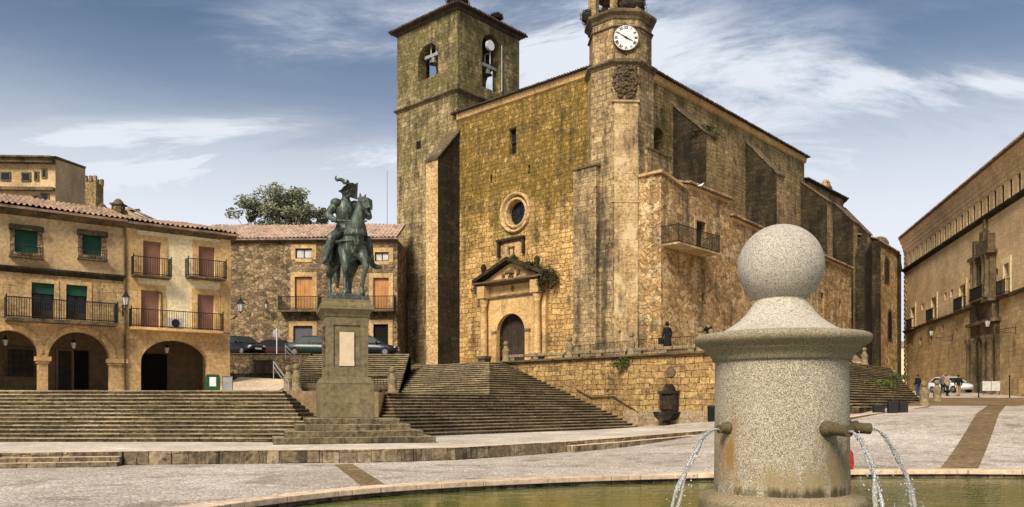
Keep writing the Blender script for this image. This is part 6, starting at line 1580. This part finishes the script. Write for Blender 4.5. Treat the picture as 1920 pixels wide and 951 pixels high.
# ------------------------------------------------------------ cars
def make_car(label, loc, rot, paint, s=1.0, hatch=False, group='cars parked behind the statue'):
    t = thing('parked_car', label, 'car', loc, rot, group); t.scale = (s, s, s)
    pm = plain('car paint '+paint[0], paint[1], .38, .1, .03)
    pm.node_tree.nodes['Principled BSDF'].inputs['Coat Weight'].default_value = .15
    # body from lofted stations along x (front +x): x, bottom, belt, half width low, half width belt
    st_ = [(-2.08, .42, .86, .62, .60), (-2.0, .30, .95, .78, .72), (-1.7, .24, .98, .84, .79), (-.9, .22, .95, .85, .82), (.2, .22, .92, .85, .82), (.9, .23, .90, .85, .80), (1.5, .25, .82, .83, .76), (1.9, .28, .72, .76, .66), (2.08, .38, .60, .60, .52)]
    vs = []; fs = []; K = 10
    for x, zb_, zt, wl, wt in st_:
        zm = zb_+(zt-zb_)*.45
        sec = [(-wl*.9, zb_), (-wl, zb_+.1), (-wl*1.01, zm), (-wt, zt-.04), (-wt*.9, zt), (wt*.9, zt), (wt, zt-.04), (wl*1.01, zm), (wl, zb_+.1), (wl*.9, zb_)]
        vs += [(x, y, z_) for y, z_ in sec]
    for i in range(len(st_)-1):
        for k in range(K): fs.append((i*K+k, (i+1)*K+k, (i+1)*K+(k+1) % K, i*K+(k+1) % K))
    fs.append(tuple(range(K))); fs.append(tuple((len(st_)-1)*K+k for k in range(K-1, -1, -1)))
    mb = MB(); mb.add(vs, fs, 0, True); mb.build('body', pm, t)
    # cabin: glass with painted roof and pillars
    xr = -1.75 if hatch else -1.45
    b0, b1, t0, t1 = xr, 1.0, xr+(.45 if hatch else .6), .32
    zb_, zt = .93, 1.38
    def ringp(k, w): x0 = b0+(t0-b0)*k; x1 = b1+(t1-b1)*k; z_ = zb_+(zt-zb_)*k; w_ = .78-.16*k; return [(x0, -w_, z_), (x1, -w_, z_), (x1, w_, z_), (x0, w_, z_)]
    mb = MB(); a = ringp(0, 0); b = ringp(1, 0); mb.add(a+b, [(0, 1, 5, 4), (1, 2, 6, 5), (2, 3, 7, 6), (3, 0, 4, 7)]); mb.build('glass', M['car_glass'], t)
    mb = MB(); c = [(p[0]*1.0, p[1]*1.03, p[2]) for p in b]; mb.add(c+[(c[0][0]+.12, c[0][1]*.9, zt+.07), (c[1][0]-.15, c[1][1]*.9, zt+.07), (c[2][0]-.15, c[2][1]*.9, zt+.07), (c[3][0]+.12, c[3][1]*.9, zt+.07)], [(0, 1, 5, 4), (1, 2, 6, 5), (2, 3, 7, 6), (3, 0, 4, 7), (4, 5, 6, 7), (3, 2, 1, 0)])
    for i in range(4): mb.tube(a[i], b[i], .035, seg=5)
    for sg in (0, 3):
        A0 = Vector(a[sg]).lerp(Vector(a[1 if sg == 0 else 2]), .45); B0_ = Vector(b[sg]).lerp(Vector(b[1 if sg == 0 else 2]), .42); mb.tube(A0, B0_, .035, seg=5)
    mb.build('roof', pm, t)
    for x in (-1.3, 1.32):
        for sg in (-1, 1):
            mb = MB(); mb.tube((x, sg*.66, .31), (x, sg*.87, .31), .31, .31, 20); w = mb.build('wheel', M['rubber'], t)
            mb = MB(); mb.tube((x, sg*.865, .31), (x, sg*.885, .31), .19, .17, 14); mb.build('rim', M['alloy'], w)
    for sg in (-1, 1):
        mb = MB(); mb.sph((1.93, sg*.55, .62), .13, 10, 7, sc=(.7, 1.2, .7)); mb.build('headlight', M['lamp_glass'], t)
        mb = MB(); mb.sph((-2.02, sg*.6, .8), .12, 10, 7, sc=(.5, .9, 1)); mb.build('tail_light', M['cloth_red'], t)
        mb = MB(); mb.sph((.72, sg*.92, .98), .1, 8, 6, sc=(.6, 1, .8)); mb.build('mirror', pm, t)
    for x in (2.08, -2.09):
        mb = MB(); mb.box(x-.012, x+.012, -.26, .26, .42, .53); mb.build('number_plate', M['white'], t)
    return t
cz = 3.88
q = P(590, 0, 64.6); make_car('dark green saloon car parked right behind the sign, partly hidden by the pedestal', (P(592, 0, 65).x, 65.2, cz), radians(-4), ('green', (.012, .03, .028)), 1.12)
make_car('black car cut off by the cream house corner, above the rubble wall', (P(446, 0, 64).x, 64.8, cz), radians(-38), ('black', (.008, .008, .012)), 1.1)
make_car('dark red-brown car between the black car and the green saloon', (P(505, 0, 68).x, 67.5, cz), radians(-150), ('maroon', (.06, .025, .025)), 1.05, True)
make_car('black hatchback between the pedestal and the church tower', (P(694, 0, 66).x, 65.6, cz), radians(-5), ('ink', (.008, .01, .014)), 1.15, True)
qx = P(1782, 0, 74); make_car('white car parked in front of the palace among the people', (qx.x, qx.y, zg(qx.x, qx.y)), radians(-78), ('white', (.65, .66, .68)), 1.0, True, group=None)

# ------------------------------------------------------------ people
def person(label, loc, rot, h=1.72, top='cloth_black', legs='cloth_blue', arms='down', coat=False, hat=False, stride=.12, group=None):
    t = thing('person', label, 'person', loc, rot, group); k = h/1.75; t.scale = (k, k, k)
    s = stride
    if arms == 'up': ar = lambda sg: [(sg*.19, 0, 1.42, .065), (sg*.33, -.12, 1.28, .05), (sg*.10, -.30, 1.58, .038)]
    elif arms == 'bag': ar = lambda sg: [(sg*.19, 0, 1.42, .065), (sg*.27, .04, 1.15, .05), (sg*.28, -.08, .88, .038)]
    else: ar = lambda sg: [(sg*.19, 0, 1.42, .065), (sg*.27, .03, 1.15, .05), (sg*.24, -.10, .92, .038)]
    body = [[(0, 0, .95, .14), (0, .01, 1.15, .13), (0, 0, 1.36, .15)], [(0, 0, 1.45, .06), (0, -.01, 1.55, .055)],
            [(0, -.01, 1.64, .092), (0, -.02, 1.60, .08)], [(0, -.105, 1.62, .018)], [(-.09, 0, 1.62, .02)], [(.09, 0, 1.62, .02)]]
    for sg in (-1, 1):
        body.append(ar(sg)); a = ar(sg)[-1]; d = (Vector(ar(sg)[-1][:3])-Vector(ar(sg)[-2][:3])).normalized()
        hnd = Vector(a[:3])+d*.07; body.append([(a[0], a[1], a[2], .032), (hnd.x, hnd.y, hnd.z, .036), (*(hnd+d*.05), .022)])
        yy = s*sg; body.append([(sg*.09, 0, .92, .10), (sg*.10, -.04+yy*.5, .50, .065), (sg*.10, yy, .09, .045), (sg*.11, yy-.15, .05, .04)])
    b = blob('body', body, .02, M['skin'], t, 2)
    tp = [[(0, 0, .93, .165), (0, .01, 1.15, .155), (0, 0, 1.36, .17), (0, 0, 1.44, .10)]]
    for sg in (-1, 1): a = ar(sg); tp.append([(a[0][0], a[0][1], a[0][2], .085), (a[1][0], a[1][1], a[1][2], .068), tuple(Vector(a[2][:3]).lerp(Vector(a[1][:3]), .1))+(.055,)])
    if coat: tp += [[(0, 0, .95, .18), (0, .02, .7, .20), (0, .02, .42, .22)], [(-.09, 0, .7, .16), (-.1, .02, .4, .17)], [(.09, 0, .7, .16), (.1, .02, .4, .17)]]
    blob('coat' if coat else 'jacket', tp, .022, M[top], t, 2)
    lg = [[(0, 0, .93, .155)]]
    for sg in (-1, 1): yy = s*sg; lg.append([(sg*.09, 0, .90, .115), (sg*.10, -.04+yy*.5, .50, .08), (sg*.10, yy, .12, .065)])
    blob('trousers', lg, .022, M[legs], t, 2)
    for sg in (-1, 1): mb = MB(); yy = s*sg; mb.sph((sg*.105, yy-.06, .05), .06, 10, 7, sc=(.85, 2.1, .85)); mb.build('shoe', M['cloth_black'], t)
    mb = MB(); mb.sph((0, .012, 1.665), .108, 14, 9, sc=(.95, 1, .95)); mb.v = [(x, y+max(0, -(y+.06))*.6, z_) for x, y, z_ in mb.v]; mb.build('hair', M['hair'], t)
    for sg in (-1, 1): mb = MB(); mb.sph((sg*.032, -.098, 1.635), .010, 6, 4); mb.build('eye', M['black'], t)
    if hat: mb = MB(); mb.lathe([(0, 1.86), (.09, 1.85), (.115, 1.72), (.2, 1.70), (.2, 1.69), (.1, 1.69)], seg=16); mb.build('hat', M['cloth_black'], t)
    return t
q = CH.w(6.35, -3.55); q = P(1251, 0, 53.4)
pb = person('person in a long black coat and hat walking on the terrace with a bag', (q.x, q.y, 3.50), radians(200), 1.86, 'cloth_black', 'cloth_black', 'bag', True, True)
mb = MB(); mb.box(.2, .34, -.3, .05, .5, .8); mb.build('x', M['cloth_black'], pb) if False else None
bg = thing('shoulder_bag', 'black bag carried by the person in the long black coat', 'bag', (q.x-.42, q.y-.05, 4.0)); mb = MB(); mb.box(-.16, .16, -.08, .08, 0, .42); mb.build('body', M['cloth_black'], bg, bevel=.03); mb = MB(); mb.path([(-.12, 0, .42), (-.06, 0, .6), (.06, 0, .6), (.12, 0, .42)], .012, 5); mb.build('handle', M['cloth_black'], bg)
q = P(1328, 0, 52.6); person('person with raised arms taking a picture by the terrace parapet beside the fountain cap', (q.x, q.y, 3.53), radians(-10), 1.7, 'cloth_black', 'cloth_blue', 'up')
ppl = [(1721, 66, 'person in dark clothes standing behind the bollards below the church', 'cloth_black', 'cloth_blue', 0, 200), (1776, 66, 'person in a brown jacket next to the white car', 'cloth_tan', 'cloth_black', .12, 30), (1768, 70, 'person in grey standing left of the white car', 'cloth_grey', 'cloth_black', .1, -20), (1797, 66, 'person in a black jacket and pale trousers right of the white car', 'cloth_black', 'cloth_tan', .2, 160)]
for u, D, lb, a, b, s_, r_ in ppl:
    q = P(u, 0, D); person(lb, (q.x, q.y, zg(q.x, q.y)), radians(r_), 1.72, a, b, 'down', stride=s_, group=None)

# ------------------------------------------------------------ trees, plants, nests
def leaves(mb, c, r, n, size, rnd, flat=1.0):
    for i in range(n):
        d = Vector((rnd.gauss(0, 1), rnd.gauss(0, 1), rnd.gauss(0, 1)*flat)); d = d.normalized()*(rnd.random()**.45)
        p = Vector(c)+Vector((d.x*r[0], d.y*r[1], d.z*r[2])); a = Vector((rnd.uniform(-1, 1), rnd.uniform(-1, 1), rnd.uniform(-.7, .7))).normalized(); b = a.cross(Vector((rnd.uniform(-1, 1), rnd.uniform(-1, 1), rnd.uniform(-1, 1)))).normalized(); s = size*rnd.uniform(.6, 1.4)
        mb.add([tuple(p-a*s), tuple(p+b*s*.45), tuple(p+a*s), tuple(p-b*s*.45)], [(0, 1, 2, 3)])
def tree(name, label, loc, H, W_, mat, n, size, seed, trunk=.3, clumps=22, low=.35, group=None, cat='tree'):
    rnd = random.Random(seed); t = thing(name, label, cat, loc, 0, group); mb = MB(); top = Vector((0, 0, H*.55))
    mb.path([(0, 0, 0), (W_*.02, 0, H*.3), tuple(top)], [trunk, trunk*.8, trunk*.4], 8)
    cl_ = []
    for i in range(clumps):
        a = rnd.uniform(0, 2*pi); zz = rnd.uniform(low, .97); rr = W_*.5*sqrt(max(.05, 1-((zz-.6)/.48)**2))*rnd.uniform(.25, 1)
        c = Vector((rr*cos(a), rr*sin(a), H*zz)); cl_.append(c); mb.tube(Vector((0, 0, H*min(.55, zz*.7))), c, trunk*.25, trunk*.05, 5)
    mb.build('trunk', M['bark'], t)
    mb = MB()
    for c in cl_: r = W_*rnd.uniform(.09, .19); leaves(mb, c, (r, r, r*.75), n//clumps, size, rnd)
    mb.build('crown', M[mat], t); return t
g3 = 4.0
q = P(478, 0, 96); tree('olive_tree', 'loose grey-green tree rising behind the stone house roof, leftmost of its row', (q.x, q.y, g3+8), 12.6, 6.4, 'leaf_olive', 8500, .17, 4, clumps=38)
q = P(530, 0, 98); tree('olive_tree', 'largest grey-green tree above the stone house roof, left of the statue', (q.x, q.y, g3+8), 13.9, 8.6, 'leaf_olive', 14000, .17, 5, clumps=60)
q = P(575, 0, 99); tree('olive_tree', 'lower grey-green tree between the largest tree and the dark one', (q.x, q.y, g3+8), 12.6, 5.6, 'leaf_olive', 8500, .2, 6, clumps=40)
q = P(604, 0, 104); tree('dark_tree', 'dark evergreen tree directly behind the rider', (q.x, q.y, g3+8), 13.2, 2.9, 'leaf_dark', 7500, .18, 9, clumps=36)
q = P(738, 0, 110); tree('dark_tree', 'small dark treetop showing between the stone house and the bell tower', (q.x, q.y, g3+8), 11.4, 2.2, 'leaf_dark', 1500, .15, 10, clumps=12)
q = P(726, 0, 80); t = thing('antenna', 'thin radio mast on the stone house roof near the bell tower', 'antenna', (q.x, q.y, 15)); mb = MB(); mb.tube((0, 0, 0), (0, 0, 8), .03, .015, 5); mb.build('mast', M['iron'], t); mb = MB(); mb.tube((-.3, 0, 2), (.3, 0, 2), .015, seg=4); mb.build('crossbar', M['iron'], t)
# planter with small tree and two dark boxes
q = P(1672, 0, 43.2); gz = -.47
for i, (dx_, dy_, w, lb) in enumerate(((-.42, .6, .55, 'low dark planter box behind the little tree, left one'), (.05, 0, .48, 'dark square planter box holding the little tree'), (.62, .05, .42, 'dark planter box just right of the little tree'))):
    t = thing('planter', lb, 'planter', (q.x+dx_, q.y+dy_, gz), radians(-15), 'dark planter boxes'); hh = .5 if i == 0 else .68
    mb = MB(); mb.box(-w/2, w/2, -.24, .24, .06, hh); mb.build('box', M['iron'], t, bevel=.01)
    mb = MB(); mb.box(-w/2+.04, w/2-.04, -.2, .2, hh-.02, hh+.01); mb.build('soil', M['soil'], t)
    for sx in (-1, 1): mb = MB(); mb.tube((sx*w*.42, -.2, 0), (sx*w*.42, -.2, hh+.06), .025, seg=6); mb.build('leg', M['iron'], t)
tree('potted_tree', 'small bushy potted tree rising from the dark planter by the right stairs', (q.x+.05, q.y, gz+.6), 1.55, 1.5, 'leaf_green', 1400, .055, 21, trunk=.035, clumps=14, low=.62, cat='tree')
def plant(label, loc, r, n, size, seed, mat='ivy', group=None):
    rnd = random.Random(seed); t = thing('wall_plant', label, 'plant', loc, 0, group); mb = MB()
    for k in range(7): a = Vector((rnd.uniform(-1, 1)*r[0], rnd.uniform(-1, 1)*r[1], rnd.uniform(-1, 1)*r[2]))*.6; leaves(mb, a, (r[0]*.55, r[1]*.55, r[2]*.55), n//7, size, rnd)
    mb.build('foliage', M[mat], t)
    mb = MB()
    for k in range(5): mb.tube((0, 0, 0), (rnd.uniform(-1, 1)*r[0]*.8, rnd.uniform(-1, 1)*r[1]*.8, rnd.uniform(-1, 1)*r[2]*.8), .012, .005, 4)
    mb.build('stems', M['bark'], t); return t
def fac(u, v, y): x, z_ = CH.y(u, v, y); return CH.w(x, y, z_)
plant('green plant hanging from the top of the terrace wall', fac(1166, 682, WY-.3), (.75, .3, .45), 700, .07, 31, 'leaf_green')
plant('dark weeds growing on the right shoulder of the church portal', fac(1026, 520, -.6), (1.0, .45, 1.0), 900, .09, 32)
plant('dark weeds along the right slope of the portal gable', fac(996, 500, -.8), (.9, .4, .5), 500, .09, 33)
plant('dark weeds at the left end of the portal gable', fac(893, 545, -.8), (.5, .35, .6), 420, .08, 34)
plant('tuft of weeds on the peak of the portal gable', fac(962, 484, -.6), (.45, .35, .45), 300, .08, 35)
plant('dry weeds on the ledge of the first flank buttress', CH.w(2.6, 7.6, 21.4), (1.6, .7, .7), 700, .1, 36)
def nest(label, loc, r, h, seed):
    rnd = random.Random(seed); t = thing('stork_nest', label, 'nest', loc, 0, 'stork nests of twigs'); mb = MB()
    for i in range(420):
        a = rnd.uniform(0, 2*pi); rr = r*rnd.uniform(.45, 1.05); zz = rnd.uniform(0, h); L_ = rnd.uniform(.25, .6); d = Vector((-sin(a), cos(a), rnd.uniform(-.25, .25)))+Vector((cos(a), sin(a), 0))*rnd.uniform(-.5, .5); p = Vector((rr*cos(a), rr*sin(a), zz)); mb.tube(p-d*L_/2, p+d*L_/2, .016, .012, 4, cap=False)
    mb.lathe([(r*.6, 0), (r*.9, h*.4), (r*.9, h*.8), (r*.5, h*.7), (0, h*.6)], seg=14); mb.build('twigs', M['twigs'], t); return t
nest('stork nest on the peak of the bell tower roof corner', CH.w(T1-.9, .9, 35.6), 1.05, .9, 1)
nest('small stork nest on the right eave of the bell tower', CH.w(T1+.1, 4.9, 35.5), .55, .45, 2)
nest('ragged stork nest on the left rim of the clock turret', CH.w(TC[0]-1.55, TC[1]-1.3, 28.8), .95, .8, 3)
nest('ragged stork nest on the right rim of the clock turret', CH.w(TC[0]+1.4, TC[1]-.6, 28.75), 1.1, .9, 4)
# pigeon-like bird on the annex roof
t = thing('bird', 'small pale bird perched on the tiled annex roof', 'bird', CH.w(4.1, 3.9, 15.95)); blob('body', [[(0, 0, .2, .09), (.12, 0, .26, .07)], [(.18, 0, .36, .05)], [(-.08, 0, .2, .06), (-.22, 0, .16, .03)]], .02, M['white'], t); mb = MB(); mb.tube((.22, 0, .36), (.28, 0, .35), .012, .004, 5); mb.build('beak', M['orange'], t)
for sg in (-1, 1): mb = MB(); mb.tube((0, sg*.03, .14), (0, sg*.03, -.02), .008, seg=4); mb.build('leg', M['orange'], t)
